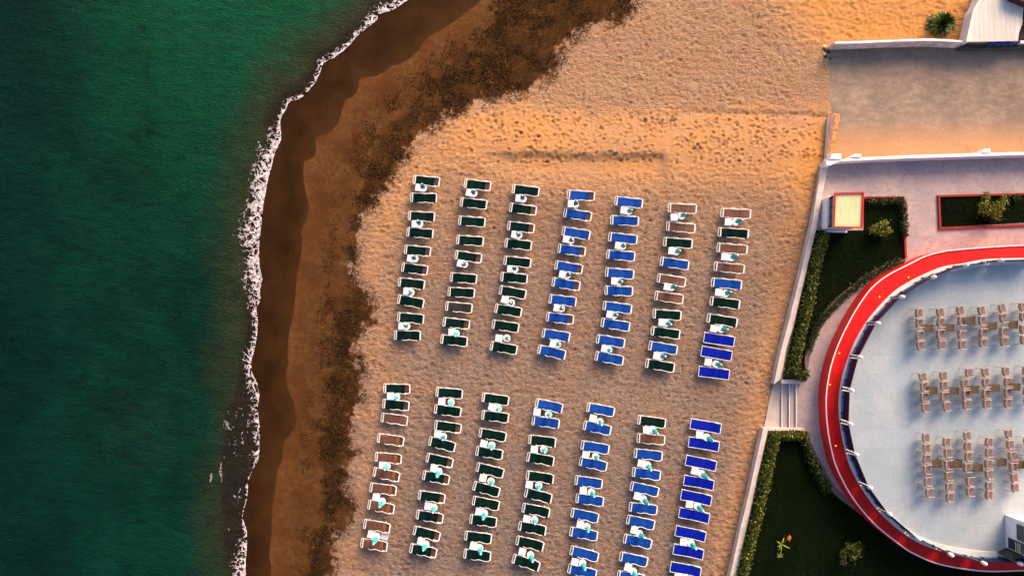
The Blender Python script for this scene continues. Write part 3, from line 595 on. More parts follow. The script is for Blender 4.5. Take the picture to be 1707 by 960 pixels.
local(MB().ribbon(rim+[rim[0]], kq(1.03, 1.03)+[kq(1.03, 1.03)[0]], kz+2.203, kz+2.32), kio).build('roof_rim', REDP, kio)
tag(simple('doorstep', [(1374, 383.5), (1412, 384.5), (1412, 388), (1374, 387)], kz, kz+.16, WALL), 'white doorstep slab on the south side of the kiosk', 'step')

# ------------------------------------------------------------------ raised terrace
TZ = 1.65
OUT = [(1960, 402), (1830, 404), (1707, 408), (1667, 410), (1623, 413), (1594, 415.6), (1574, 418), (1544, 425.5), (1512, 441), (1480, 457.5), (1453, 478.5), (1430, 509), (1411, 542.5), (1394.6, 577.7), (1384, 610), (1379, 635), (1376, 662.5), (1376.5, 693.7), (1380, 725), (1385, 750), (1393, 778), (1412.5, 817.5), (1435, 849), (1463, 879), (1500, 908), (1518, 920.5), (1555.6, 937.5), (1595, 946.5), (1640, 952), (1677.5, 952), (1707, 951), (1830, 950), (1960, 950)]
INN = [(1960, 425), (1830, 427), (1707, 430), (1667, 431), (1636, 433), (1604.5, 439), (1573, 444), (1542, 456), (1515, 469.5), (1490, 485.5), (1465, 510), (1443, 537), (1424, 569.6), (1411, 602), (1403, 629), (1398, 662.5), (1398.5, 693.7), (1403, 725), (1410, 756), (1418, 780), (1435, 812), (1459, 845.6), (1481, 868), (1500, 884), (1527, 902), (1565, 916.5), (1602, 924), (1640, 928.5), (1677, 929), (1707, 929), (1830, 929), (1960, 929)]
so_ = resample(PL(spline(OUT, 5), TZ), n=260)[:, :2]; si_ = resample(PL(spline(INN, 5), TZ), n=260)[:, :2]
ter = empty('terrace', (P(1600, 680, 0))); tag(ter, 'raised oval terrace with bright red outer wall and pale blue tiles', 'terrace')
ter['kind'] = 'structure'
local(MB().prism([tuple(p) for p in so_], ZP-.3, TZ-.06), ter).build('terrace_wall', REDP, ter)
s = NT('red walkway coating'); n1 = s.noise(.7, 6, .7); n2 = s.noise(5, 6, .7)
c = s.mix(s.rng(n1, .35, .65), (.50, .003, .004), (.66, .004, .005)); c = s.mul(c, s.rng(n2, .3, .7, .82, 1.14)); c = s.mix(s.math('MULTIPLY', s.rng(s.noise(1.6, 8, .8), .58, .72), .35), c, (.30, .05, .035)); c = s.mix(s.rng(s.vor(.45, 'DISTANCE_TO_EDGE'), 0, .012, .4, 0), c, (.25, .01, .01)); s.base(c); s.b.inputs['Roughness'].default_value = .6; s.b.inputs['Specular IOR Level'].default_value = .25; REDW = s.m
local(MB().ribbon(so_, si_, TZ-.06, TZ), ter).build('walkway', REDW, ter)
o1 = offset(so_, .0); o2 = offset(so_, .07)
TEST = (np.array([P(1600, 680).x, P(1600, 680).y])-so_[130]) @ (o2[130]-so_[130]); SG = 1 if TEST > 0 else -1
o2 = offset(so_, .075*SG)
local(MB().ribbon(so_, o2, TZ+.001, TZ+.05), ter).build('edge_coping', mat('pink white edge', (.82, .62, .62), .6, .05), ter)
k_in = offset(si_, .40*SG)
local(MB().ribbon(si_, k_in, TZ-.06, TZ+.12), ter).build('kerb', mat('white kerb', (.62, .60, .58), .7, .1, 2), ter)
FLOOR = tilemat('pale blue marble tiles', (.31, .385, .44), (.375, .425, .46), (.27, .36, .43), (1.2, 1.2), .86, .5, True)
local(MB().prism([tuple(p) for p in offset(si_, .39*SG)], TZ-.08, TZ+.01), ter).build('floor', FLOOR, ter)
# lamps on the kerb
lampx = [(1667, 434), (1609, 442), (1555, 462), (1502.5, 495), (1461.8, 538.7), (1432.5, 595), (1418, 650), (1416, 706), (1426.7, 757), (1449.6, 812), (1482, 856), (1530, 896.7), (1583.8, 923.5), (1639, 937.5), (1699, 938)]
lpos = [P(a, b, TZ+1.4) for a, b in lampx]
lamp = empty('terrace_lamp', (0, 0, 0))
MB().lathe([(.08, 0), (.08, .03), (.055, .05), (.05, 1.05), (.06, 1.07), (.06, 1.1)], 10).build('post', BLACK, lamp)
MB().lathe([(.02, 1.1), (.09, 1.15), (.12, 1.24), (.12, 1.50), (.09, 1.60), (.03, 1.64)], 14).build('globe', LAMPW, lamp, True)
mb = MB()
for k in (-1, 1): MB().box((0, k*.075, .55), (.03, .012, .98)).build('bracket', WHITE, lamp)
for i, p in enumerate(lpos):
    o = lamp if i == 0 else copy_tree(lamp)
    t = (lpos[min(i+1, len(lpos)-1)]-lpos[max(i-1, 0)]); o.location = (p.x, p.y, TZ+.12); o.rotation_euler.z = math.atan2(t.y, t.x)+math.pi/2
    tag(o, f'white globe lamp on black post, {(ORD+["twelfth","thirteenth","fourteenth","fifteenth"])[i]} anticlockwise from top right along railing', 'lamp', 'lamps along the terrace railing')
# railing of tinted panels between the lamps
rail = empty('terrace_railing', (lpos[6].x, lpos[6].y, TZ+.12)); tag(rail, 'curved railing of navy and blue tinted panels around the terrace', 'railing')
pts = [P(1960, 430, TZ+1.4), P(1830, 431, TZ+1.4), P(1745, 432, TZ+1.4)]+lpos+[P(1755, 938, TZ+1.4), P(1850, 938, TZ+1.4), P(1960, 938, TZ+1.4)]
for i in range(len(pts)-1):
    a, b = pts[i], pts[i+1]; d = b-a; L = d.length-.28; c_ = (a+b)/2; rz = math.atan2(d.y, d.x)
    local(MB().box((c_.x, c_.y, TZ+.12+.70), (L, .035, .76), rz), rail).build('panel', NAVY, rail)
    local(MB().box((c_.x, c_.y, TZ+.12+.165), (L, .03, .31), rz), rail).build('glass_strip', SKYB, rail)
    local(MB().box((c_.x, c_.y, TZ+.12+1.10), (L, .05, .035), rz), rail).build('handrail', BLACK, rail)
    u = d.normalized()
    for k in (-.28, .28):
        mb = MB(); q = c_+u*L*k; mb.box((q.x, q.y, TZ+.12+.45), (.06, .07, .9), rz); mb.box((q.x, q.y, TZ+.12+.3), (.1, .16, .1), rz, .01)
        local(mb, rail).build('baluster', BLACK, rail)
fl = [(1514, 462.3), (1466, 495), (1398.7, 588.5), (1383.3, 640.8), (1393, 742.5)]
f0 = None
for i, (a, b) in enumerate(fl):
    if f0 is None:
        f0 = empty('floor_light', (0, 0, 0)); MB().lathe([(.1, 0), (.1, .012), (.07, .015)], 16).build('ring', WOODD, f0); MB().lathe([(.065, .013), (.065, .022), (.03, .026)], 16).build('lens', ORANGEL, f0); o = f0
    else: o = copy_tree(f0)
    o.location = P(a, b, TZ); tag(o, f'small round amber light set in the red walkway, {ORD[i]} anticlockwise from the top', 'light', 'amber lights set in the red walkway')
# terrace building, bottom right
BC = P(1675, 857, TZ); BH = 4.2
bl = empty('terrace_building', (BC.x, BC.y, TZ+.01)); tag(bl, 'white building with dark windows at the bottom right of the terrace', 'building')
yS = P(1675, 911.5, TZ).y; XR = BC.x+9; LBY = yS-BC.y
def winw(y0_, y1_, z0_, z1_, mtl, name, d=.06):
    return MB().box((-.02+0*d, -(y0_+y1_)/2, (z0_+z1_)/2), (.08, y1_-y0_, z1_-z0_)).build(name, mtl, bl)
MB().box((4.5, LBY/2, BH/2), (9, -LBY, BH), 0).build('wall', WALL, bl)
MB().box((4.4, LBY/2, BH+.06), (9.3, -LBY+.3, .12)).build('roof', CREAM, bl)
u = 1/25.86
wn = winw((863-857)*u, (890-857)*u, 1.24, 2.6, GLASS, 'window'); 
wn2 = winw((892-857)*u, (909-857)*u, .35, 3.0, GLASS, 'doorway')
fb = MB(); ya_, yb_ = -(863-857)*u, -(890-857)*u
fb.tube([(-.07, ya_, 1.22), (-.07, ya_, 2.62), (-.07, yb_, 2.62), (-.07, yb_, 1.22)], .04, 4, True); fb.build('window_frame', WHITE, bl)
for zq in (1.15, 1.35, 1.55): MB().box((-.07, -(902-857)*u, zq), (.06, 16*u, .05)).build('blind_slat', CREAM, bl)
MB().box((3, .012, 1.3), (.9, .05, 1.1)).build('window', GLASS, bl)
sl = empty('glass_screen', P(1671, 916, TZ)); sl.location.z = TZ+.02; sl.rotation_euler.z = .3; tag(sl, 'tilted dark framed glass screen at the building corner by the railing', 'screen')
MB().box((0, 0, .85), (.72, .03, 1.4), 0).build('pane', mat('greenish glass', (.03, .042, .03), .25, .3, 2, .3), sl)
mb = MB()
mb.tube([(-.38, 0, .05), (-.38, 0, 1.58), (.38, 0, 1.58), (.38, 0, .05)], .04, 4, True)
mb.build('frame', BLACK, sl)

# ------------------------------------------------------------------ terrace chairs and tables
ch = empty('armchair', (0, 0, 0))
MB().box((.05, 0, .43), (.46, .46, .05), 0, .012).build('seat', SEATM, ch)
mb = MB(); n = 9      # curved rattan back leaning slightly back, solid weave
bk = []
for j in range(n):
    a = -1+2*j/(n-1); bk.append((-.30+.07*abs(a)**2.2, a*.235))
ring = []
for z, dx in ((.40, .09), (.62, .045), (.84, 0)):
    ring.append([(x+dx-.0, y, z) for x, y in bk])
V = []; F = []
for th in (0, .025):
    for r_ in ring: V += [(x+th, y, z) for x, y, z in r_]
for t_ in range(2):
    for i in range(2):
        for j in range(n-1): q = t_*3*n+i*n+j; F.append((q, q+1, q+n+1, q+n))
for j in range(n-1):
    for e in (0, 2): q = e*n+j; F.append((q, q+1, q+1+3*n, q+3*n))
mb.add(V, F).build('backrest', FRAME, ch)
MB().tube([(x+.01, y, .85) for x, y in bk], .026).build('top_rail', FRAME, ch)
for sy in (-1, 1):
    MB().tube([(-.24, sy*.25, .70), (-.05, sy*.272, .66), (.2, sy*.275, .64), (.29, sy*.27, .62)], .027).build('armrest', FRAME, ch)
    MB().tube([(-.34, sy*.27, 0), (-.27, sy*.25, .45), (-.24, sy*.245, .83)], .018).build('leg', FRAME, ch)
    MB().tube([(.30, sy*.26, 0), (.27, sy*.265, .4), (.27, sy*.27, .63)], .018).build('leg', FRAME, ch)
A5 = 4.802
def c4(l): return [(1490+x/A5, 400+y/A5) for x, y in l]
def c5(l): return [(1490+x/A5, 590+y/A5) for x, y in l]
blocks = {'top': [c4([(205, 585), (208, 665), (208, 765), (215, 845)]), c4([(375, 580), (378, 660), (375, 755), (385, 840)]), c4([(535, 565), (545, 648), (545, 760), (550, 840)]), c4([(705, 565), (710, 645), (715, 745), (715, 825)]), c4([(870, 545), (880, 625), (880, 735), (885, 815)]), c4([(1036, 535), (1040, 615), (1042, 715), (1046, 800)]), c4([(1206, 530), (1208, 610), (1208, 705), (1210, 790)])],
 'middle': [c5([(235, 185), (245, 262), (245, 345), (255, 430)]), c5([(400, 175), (405, 255), (405, 340), (425, 420)]), c5([(605, 150), (570, 240), (580, 325), (585, 405)]), c5([(735, 145), (740, 230), (740, 320), (745, 400)]), c5([(900, 140), (915, 225), (915, 310), (915, 395)]), c5([(1065, 135), (1068, 215), (1072, 300), (1076, 380)]), c5([(1230, 130), (1233, 215), (1237, 300), (1240, 380)])],
 'bottom': [c5([(260, 670), (265, 755), (265, 840), (268, 925), (275, 1020), (288, 1110)]), c5([(425, 705), (435, 790), (435, 885), (441, 975), (446, 1065), (450, 1146)]), c5([(590, 655), (595, 740), (600, 820), (590, 910), (612, 1020), (612, 1101)]), c5([(765, 705), (765, 790), (760, 880), (765, 965), (765, 1056), (765, 1128)]), c5([(925, 640), (935, 725), (950, 815), (958, 905), (968, 990), (975, 1070)]), c5([(1075, 700), (1080, 785), (1085, 870), (1090, 960), (1092, 1040)])]}
first = True
for bn, cols in blocks.items():
    for ci, col in enumerate(cols):
        for k, (a, b) in enumerate(col):
            if a > 1716: continue
            o = ch if first else copy_tree(ch); first = False
            q = P(a, b, TZ+.6); o.location = (q.x, q.y, TZ+.012); o.rotation_euler.z = random.gauss(0, .045)+(.12 if k == 0 and random.random() < .4 else 0)
            tag(o, f'tan armchair, {ORD[k]} down in the {ORD[ci]} column of the {bn} terrace block', 'chair', 'tan armchairs on the terrace')
tb = empty('terrace_table', (0, 0, 0))
MB().box((0, 0, .58), (.62, .48, .035), 0, .008).build('table_top', WOOD, tb)
for sx in (-1, 1):
    for sy in (-1, 1): MB().box((sx*.26, sy*.2, .28), (.035, .035, .565)).build('leg', WOODD, tb)
tl = {'top': c4([(275, 705), (445, 702), (613, 645), (785, 690), (955, 680)]), 'middle': c5([(308, 288), (482, 295), (638, 283), (808, 272), (972, 262)]), 'bottom': c5([(345, 880), (507, 880), (672, 910), (862, 868), (1030, 885)])}
first = True
for bn, l in tl.items():
    for k, (a, b) in enumerate(l):
        o = tb if first else copy_tree(tb); first = False; q = P(a, b, TZ+.58); o.location = (q.x, q.y, TZ+.012); o.rotation_euler.z = random.gauss(0, .05)
        tag(o, f'small brown table between the {ORD[k]} and {ORD[k+1]} chair columns of the {bn} terrace block', 'table', 'small brown tables on the terrace')

def ground(x, y):
    j = int(np.clip(round((y-y0)/.085)+off, 3, GZ.shape[0]-4)); i = int(np.clip(round((x-x0)/.085)+off, 3, GZ.shape[1]-4))
    return max(0., float(GZ[j-3:j+4, i-3:i+4].mean()))
# ------------------------------------------------------------------ sun loungers
RISE = [.16]
def prof(x, bend=.30):
    rise = RISE[0]
    return _prof(x, bend, rise)
def _prof(x, bend, rise):      # height of the lying surface
    return .33+(rise*(x-bend)/.62 if x > bend else 0)
def slabm(x0_, x1_, wd, th, dz, yoff=0, seg=14, puff=0.):
    mb = MB(); k = 0; ny_ = 6
    for top in (1, 0):
        for i in range(seg+1):
            x = x0_+(x1_-x0_)*i/seg
            for j in range(ny_+1):
                v = -1+2*j/ny_; y = v*wd/2; e = (1-abs(v)**6)*(1-abs(2*i/seg-1)**10)
                mb.v.append((x, y+yoff, prof(x)+dz+(th*(.55+.45*e)+puff*e*math.sin(i*1.9) if top else 0)))
    n1_ = (seg+1)*(ny_+1)
    for i in range(seg):
        for j in range(ny_):
            q = i*(ny_+1)+j; r = q+ny_+1; mb.f.append((q, r, r+1, q+1)); mb.f.append((n1_+q, n1_+q+1, n1_+r+1, n1_+r))
    for i in range(seg):
        for j in (0, ny_): q = i*(ny_+1)+j; r = q+ny_+1; mb.f.append((q, r, n1_+r, n1_+q))
    for j in range(ny_):
        for i in (0, seg): q = i*(ny_+1)+j; mb.f.append((q, q+1, n1_+q+1, n1_+q))
    return mb
def arm(sy):
    pts = [(-.55, .285, .33), (-.40, .315, .36), (-.28, .345, .43), (-.14, .345, .45), (0, .31, .42), (.12, .30, .40), (.28, .315, .43), (.44, .335, .50), (.60, .34, .53), (.74, .32, .53), (.85, .295, .50)]
    return MB().tube([(x, sy*(y-.012), z) for x, y, z in pts], .021, 6)
def lounger(kind):
    cm = {'G': GREEN, 'g': GREEN, 'B': BLUE, 'b': BLUE, 'N': BROWN, 'n': BROWN, 'F': FADED, 'V': VIVID}[kind]
    r = empty('sun_lounger', (0, 0, 0))
    if kind == 'V':
        mb = MB()
        for sy in (-1, 1): mb.tube([(-.95, sy*.33, .32), (.30, sy*.33, .33), (.93, sy*.32, prof(.93))], .024, 6)
        mb.tube([(-.95, -.33, .32), (-.95, .33, .32)], .024, 6); mb.tube([(.93, -.32, prof(.93)), (.93, .32, prof(.93))], .026, 6); mb.tube([(.30, -.33, .30), (.30, .33, .30)], .02, 6)
        mb.tube([(.25, .33, .34), (.50, .36, .46), (.72, .36, .47), (.93, .33, .50)], .018, 6); mb.tube([(-.93, .33, .33), (-1.0, .36, .36)], .03, 6)
        mb.build('frame', WHITE, r); slabm(-.93, .91, .61, .02, -.005).build('sling', VIVID, r)
        for sx in (-.75, .6):
            for sy in (-1, 1): MB().tube([(sx, sy*.31, 0), (sx, sy*.32, .32)], .02, 6).build('leg', WHITE, r)
        return r
    mb = MB()
    for sy in (-1, 1):
        mb.box((-.3, sy*.278, .31), (1.1, .05, .07), 0, .01)
        mb.tube([(.2, sy*.285, .31), (.45, sy*.29, prof(.45)-.01), (.80, sy*.285, prof(.80)), (.90, sy*.25, prof(.9))], .031, 6)
    mb.box((.905, 0, prof(.905)), (.085, .56, .05), 0, .015)
    mb.tube([(-.82, -.29, .31), (-.90, -.29, .30), (-.945, -.25, .29), (-.95, 0, .29), (-.945, .25, .29), (-.90, .29, .30), (-.82, .29, .31)], .025, 6)
    mb.box((-.80, 0, .345), (.065, .60, .06), 0, .01)
    mb.build('frame', WHITE, r)
    slabm(-.77, .87, .53, .012, -.03).build('sling', BROWN, r)
    x1_ = {'g': .53, 'b': .56, 'n': .34, 'N': .80}.get(kind, .84)
    if kind == 'N': slabm(-.76, .84, .54, .03, .0, -.02).build('mattress', BROWN, r)
    else: slabm(-.76, x1_, .585, .065, .0, -.03, puff=.002).build('mattress', cm, r)
    if kind == 'n': slabm(.345, .60, .60, .06, .0, -.045).build('head_flap', RUST, r)
    if kind == 'N': slabm(.25, .82, .54, .03, .006, -.02).build('head_flap', mat('warm brown mesh', (.19, .085, .05), .75, .25, 5), r)
    for sy in (-1, 1): arm(sy).build('armrest', WHITE, r)
    for sx in (-.62, .55):
        for sy in (-1, 1): MB().box((sx, sy*.27, .14), (.07, .045, .285), 0, .008).build('leg', WHITE, r)
    return r
# columns: crop scale and origin, then beds (kind, foot x, foot y, head x, head y) and tables (x, y[, disc x, disc y]) after each bed index
c1 = (6.565, 640, 270); c2 = (4.8, 640, 400); c3 = (4.6135, 890, 300); c4_ = (4.6135, 890, 470); c5_ = (5.646, 590, 620); c6 = (5.646, 590, 780); c7 = (4.7417, 860, 640); c8 = (4.742, 840, 790)
UP = [
 [(c1, 'g', 325, 193, 612, 228, (405, 285)), (c1, 'G', 295, 388, 582, 402), (c1, 'G', 270, 587, 558, 608, (365, 680)), (c1, 'G', 255, 765, 540, 790), (c2, 'g', 170, 75, 375, 98, (230, 150)), (c2, 'g', 148, 215, 352, 248), (c2, 'G', 122, 335, 325, 362, (200, 415)), (c2, 'G', 115, 472, 320, 512), (c2, 'G', 113, 613, 320, 635, (160, 690)), (c2, 'G', 88, 760, 295, 765)],
 [(c1, 'g', 890, 240, 1165, 278, (960, 345)), (c1, 'G', 843, 440, 1125, 478), (c1, 'G', 822, 640, 1108, 668), (c1, 'G', 800, 850, 1090, 875), (c2, 'g', 575, 118, 780, 152, (630, 190)), (c2, 'G', 535, 295, 742, 315), (c2, 'G', 518, 412, 723, 428), (c2, 'F', 497, 528, 705, 550), (c2, 'g', 478, 653, 685, 680, (560, 740)), (c2, 'G', 458, 790, 668, 815)],
 [(c1, 'G', 1408, 300, 1695, 340, (1500, 410)), (c1, 'g', 1380, 502, 1665, 545), (c1, 'g', 1358, 697, 1645, 735, (1455, 800)), (c1, 'G', 1328, 885, 1615, 920), (c2, 'G', 963, 163, 1175, 188, (1030, 235)), (c2, 'G', 938, 292, 1148, 315), (c2, 'G', 928, 398, 1135, 440, (967, 478, 1020, 503)), (c2, 'G', 893, 545, 1100, 582), (c2, 'G', 870, 672, 1078, 705, (920, 785, 980, 785)), (c2, 'G', 855, 842, 1065, 880)],
 [(c3, 'b', 257, 115, 460, 135, (300, 190)), (c3, 'b', 232, 252, 438, 290), (c3, 'B', 220, 392, 427, 430, (265, 460)), (c3, 'b', 188, 525, 392, 555), (c3, 'b', 165, 652, 370, 692, (235, 730)), (c3, 'b', 143, 782, 350, 820), (c4_, 'B', 120, 128, 322, 155, (193, 202)), (c4_, 'b', 98, 265, 302, 292), (c4_, 'B', 67, 390, 272, 425, (165, 475)), (c4_, 'B', 35, 515, 240, 562)],
 [(c3, 'B', 622, 163, 828, 190, (705, 240)), (c3, 'B', 590, 308, 800, 322), (c3, 'B', 577, 437, 790, 465, (665, 508)), (c3, 'B', 562, 570, 773, 592), (c3, 'B', 552, 708, 765, 730, (635, 780)), (c4_, 'B', 548, 63, 757, 73), (c4_, 'B', 535, 180, 748, 212, (600, 252)), (c4_, 'B', 520, 310, 733, 345), (c4_, 'B', 485, 435, 695, 472, (560, 515)), (c4_, 'B', 475, 565, 685, 605)],
 [(c3, 'N', 1030, 215, 1243, 230, (1075, 290, 1132, 278)), (c3, 'N', 1020, 355, 1235, 378), (c3, 'G', 1000, 475, 1215, 495, (1075, 548)), (c3, 'B', 975, 625, 1188, 660), (c3, 'N', 952, 752, 1163, 790, (1040, 825)), (c4_, 'N', 932, 103, 1145, 135), (c4_, 'G', 918, 243, 1130, 260, (1000, 312)), (c4_, 'G', 905, 373, 1120, 405), (c4_, 'B', 888, 487, 1100, 525, (960, 570)), (c4_, 'G', 862, 622, 1078, 660)],
 [(c3, 'N', 1435, 253, 1653, 270, (1490, 325, 1545, 325)), (c3, 'G', 1417, 400, 1638, 420), (c3, 'N', 1407, 518, 1630, 542, (1465, 592, 1510, 600)), (c3, 'N', 1388, 663, 1608, 690), (c4_, 'B', 1367, 0, 1588, 25, (1420, 80, 1472, 92)), (c4_, 'G', 1358, 145, 1573, 175), (c4_, 'G', 1335, 275, 1555, 315, (1382, 358, 1437, 362)), (c4_, 'V', 1308, 425, 1532, 460), (c4_, 'V', 1290, 530, 1510, 570, (1338, 615, 1400, 632)), (c4_, 'V', 1270, 685, 1492, 712)]]
LO = [
 [(c5_, 'g', 285, 152, 528, 160, (345, 225, 400, 235)), (c5_, 'g', 278, 295, 520, 318), (c5_, 'N', 262, 423, 507, 455), (c5_, 'n', 228, 617, 472, 650), (c5_, 'n', 207, 795, 452, 815, (270, 875, 310, 882)), (c6, 'n', 190, 32, 432, 82), (c6, 'n', 158, 178, 400, 208, (210, 272, 262, 312)), (c6, 'n', 140, 340, 380, 382), (c6, 'n', 98, 520, 342, 560, (163, 622, 212, 640)), (c6, 'n', 72, 700, 315, 732)],
 [(c5_, 'G', 778, 185, 1022, 205, (828, 275, 918, 280)), (c5_, 'G', 763, 345, 1008, 375), (c5_, 'g', 765, 495, 1008, 530, (790, 580, 838, 605)), (c5_, 'G', 712, 645, 952, 705), (c5_, 'g', 687, 800, 932, 855, (755, 900, 800, 932)), (c6, 'g', 655, 62, 897, 108), (c6, 'g', 612, 248, 857, 283, (700, 355, 752, 368)), (c6, 'g', 593, 430, 840, 470), (c6, 'g', 565, 580, 812, 640, (632, 685, 677, 718)), (c6, 'g', 533, 750, 778, 795)],
 [(c5_, 'G', 1212, 235, 1455, 270, (1300, 328, 1358, 342)), (c5_, 'G', 1210, 400, 1452, 430), (c5_, 'G', 1183, 565, 1432, 610, (1222, 672, 1297, 685)), (c5_, 'G', 1152, 738, 1400, 775), (c6, 'G', 1158, -15, 1408, 48, (1215, 90, 1288, 122)), (c6, 'G', 1128, 160, 1370, 225), (c6, 'G', 1122, 300, 1365, 350, (1178, 405, 1228, 418)), (c6, 'G', 1097, 475, 1342, 505), (c6, 'G', 1047, 630, 1295, 660, (1125, 730, 1180, 750)), (c6, 'G', 1040, 800, 1285, 825)],
 [(c7, 'B', 158, 147, 365, 192, (167, 220, 258, 240)), (c7, 'B', 130, 285, 340, 312), (c7, 'G', 103, 435, 313, 460, (145, 515, 222, 515)), (c7, 'G', 90, 572, 298, 607), (c8, 'G', 180, 5, 390, 35, (200, 80, 278, 88)), (c8, 'G', 168, 140, 375, 188), (c8, 'G', 148, 260, 358, 300, (180, 350, 242, 362)), (c8, 'G', 120, 405, 330, 440), (c8, 'G', 100, 517, 310, 565, (145, 610, 208, 636)), (c8, 'G', 72, 662, 278, 722)],
 [(c7, 'B', 565, 180, 775, 220, (608, 270, 665, 295)), (c7, 'B', 537, 323, 747, 365), (c7, 'B', 518, 478, 733, 515, (552, 557, 630, 572)), (c7, 'B', 505, 605, 715, 650), (c8, 'B', 565, 45, 775, 75, (627, 130, 690, 143)), (c8, 'B', 572, 188, 785, 215), (c8, 'B', 535, 300, 745, 345, (603, 395, 658, 415)), (c8, 'B', 525, 450, 737, 485), (c8, 'B', 528, 595, 743, 650, (560, 690, 620, 700)), (c8, 'B', 510, 740, 728, 785)],
 [(c7, 'G', 965, 280, 1180, 310, (1032, 360, 1082, 360)), (c7, 'N', 960, 425, 1175, 440), (c7, 'B', 937, 543, 1155, 568, (990, 625, 1040, 635)), (c7, 'B', 923, 692, 1140, 720), (c8, 'B', 1003, 92, 1220, 140, (1055, 172, 1098, 195)), (c8, 'B', 993, 255, 1210, 280), (c8, 'B', 975, 355, 1188, 400, (1030, 440, 1068, 475)), (c8, 'B', 950, 505, 1165, 550), (c8, 'B', 918, 645, 1133, 690, (980, 735, 1022, 768)), (c8, 'B', 900, 795, 1115, 830)],
 [(c7, 'V', 1383, 312, 1610, 350, (1450, 400, 1505, 420)), (c7, 'V', 1368, 455, 1595, 490), (c7, 'V', 1345, 600, 1573, 645, (1412, 685, 1460, 705)), (c8, 'V', 1425, 45, 1648, 82), (c8, 'V', 1403, 160, 1630, 205, (1465, 235, 1525, 252)), (c8, 'V', 1387, 300, 1613, 345), (c8, 'V', 1360, 445, 1585, 490, (1420, 535, 1478, 545)), (c8, 'V', 1343, 590, 1567, 630), (c8, 'V', 1320, 730, 1547, 770, (1375, 812, 1432, 825))]]
protos = {}; beds = []
DESC = {'g': 'dark green lounger with bare head end', 'G': 'dark green lounger', 'b': 'blue lounger with bare head end', 'B': 'blue lounger', 'N': 'plain brown lounger', 'n': 'brown lounger with rust head flap', 'F': 'faded charcoal lounger', 'V': 'ultramarine sling lounger'}
table = empty('side_table', (0, 0, 0))
MB().box((0, 0, .43), (.47, .47, .03), 0, .012).build('table_top', WHITE, table)
for sx in (-1, 1):
    for sy in (-1, 1): MB().tube([(sx*.2, sy*.2, 0), (sx*.18, sy*.18, .42)], .018, 6).build('leg', WHITE, table)
def parasol(m):
    r = empty('parasol', (0, 0, 0))
    MB().lathe([(.19, 0), (.195, .03), (.18, .07), (.15, .085), (.05, .09), (.04, .2)], 24).build('base', WHITE, r)
    MB().tube([(0, 0, .05), (.0, 0, 1.95)], .02, 8).build('pole', WHITE, r)
    MB().lathe([(.04, .40), (.225, .41), (.245, .425), (.245, .44), (.22, .45), (.03, .45)], 28).build('round_tray', WHITE, r)
    fold = lambda an, z: 1+.28*math.cos(an*7+z*2.2)+.12*math.sin(an*3+z*5)
    MB().lathe([(.07, .72), (.125, .78), (.15, .85), (.125, 1.05), (.10, 1.15), (.12, 1.3), (.10, 1.55), (.06, 1.78), (.03, 1.84)], 42, fold=fold).build('canopy', m, r, True)
    MB().lathe([(.05, 1.15), (.112, 1.16), (.112, 1.19), (.05, 1.20)], 14).build('tie_strap', m, r)
    MB().lathe([(.02, 1.83), (.05, 1.86), (.055, 1.91), (.03, 1.96), (.008, 1.97)], 12).build('finial', WHITE, r, True)
    return r
pars = [parasol(TEAL), parasol(TEALB)]; pused = [False, False]; tused = False
for bn, blk in (('upper', UP), ('lower', LO)):
    for ci, col in enumerate(blk):
        for k, e in enumerate(col):
            (s_, ox, oy), kd, xa, ya, xb, yb = e[:6]
            a = P(ox+xa/s_, oy+ya/s_, .34); b = P(ox+xb/s_, oy+yb/s_, .38); d = b-a; m_ = (a+b)/2
            key = (kd, (k*3+ci*5+len(bn)) % 3)
            if key not in protos: RISE[0] = (.11, .18, .27)[key[1]]; protos[key] = lounger(kd); o = protos[key]
            else: o = copy_tree(protos[key])
            o.location = (m_.x, m_.y, ground(m_.x, m_.y)+.012); rz = math.atan2(d.y, d.x); o.rotation_euler = (random.gauss(0, .006), random.gauss(0, .006), rz)
            L = (d.x**2+d.y**2)**.5; f_ = min(1.03, max(.94, L/1.86)); o.scale = (f_, 1.0, 1)
            tag(o, f'{DESC[kd]}, {ORD[k]} down in {ORD[ci]} column of {bn} beach block', 'sun lounger', 'sun loungers in rows on the sand')
            if len(e) > 6:
                t = e[6]
                if len(t) == 2:
                    u_ = d.normalized()*.13; tp = P(ox+t[0]/s_, oy+t[1]/s_, .43); tx, ty = tp.x-u_.x, tp.y-u_.y; qx, qy = tp.x+u_.x*1.1, tp.y+u_.y*1.1
                else:
                    tp = P(ox+t[0]/s_, oy+t[1]/s_, .43); qp = P(ox+t[2]/s_, oy+t[3]/s_, .43); tx, ty, qx, qy = tp.x, tp.y, qp.x, qp.y
                g = table if not tused else copy_tree(table); tused = True
                g.location = (tx, ty, ground(tx, ty)+.01); g.rotation_euler.z = rz+random.gauss(0, .06)
                tag(g, f'white square side table below {ORD[k]} lounger of {ORD[ci]} column, {bn} beach block', 'side table', 'white side tables between the loungers')
                w_ = 1 if (bn == 'upper' and ci < 4 and k < 8) or (bn == 'lower' and ci == 1 and k == 2) else 0
                p_ = pars[w_] if not pused[w_] else copy_tree(pars[w_]); pused[w_] = True
                p_.location = (qx, qy, ground(qx, qy)-.02); p_.rotation_euler = (random.gauss(0, .035), random.gauss(0, .035), random.uniform(0, 6.28)); h_ = random.uniform(.9, 1.06); p_.scale = (1, 1, h_)
                tag(p_, f'closed {"blue teal" if w_ else "teal"} parasol below {ORD[k]} lounger of {ORD[ci]} column, {bn} beach block', 'parasol', 'closed parasols between the loungers')
xt = empty('clear_table', P(590+290/5.646, 780+642/5.646, .4)); xt.location.z = .02; xt.rotation_euler.z = -.25; tag(xt, 'pale grey folding table wedged between the last two brown loungers', 'table')
MB().box((0, 0, .42), (.5, .42, .025), 0, .01).build('table_top', TRANS, xt)
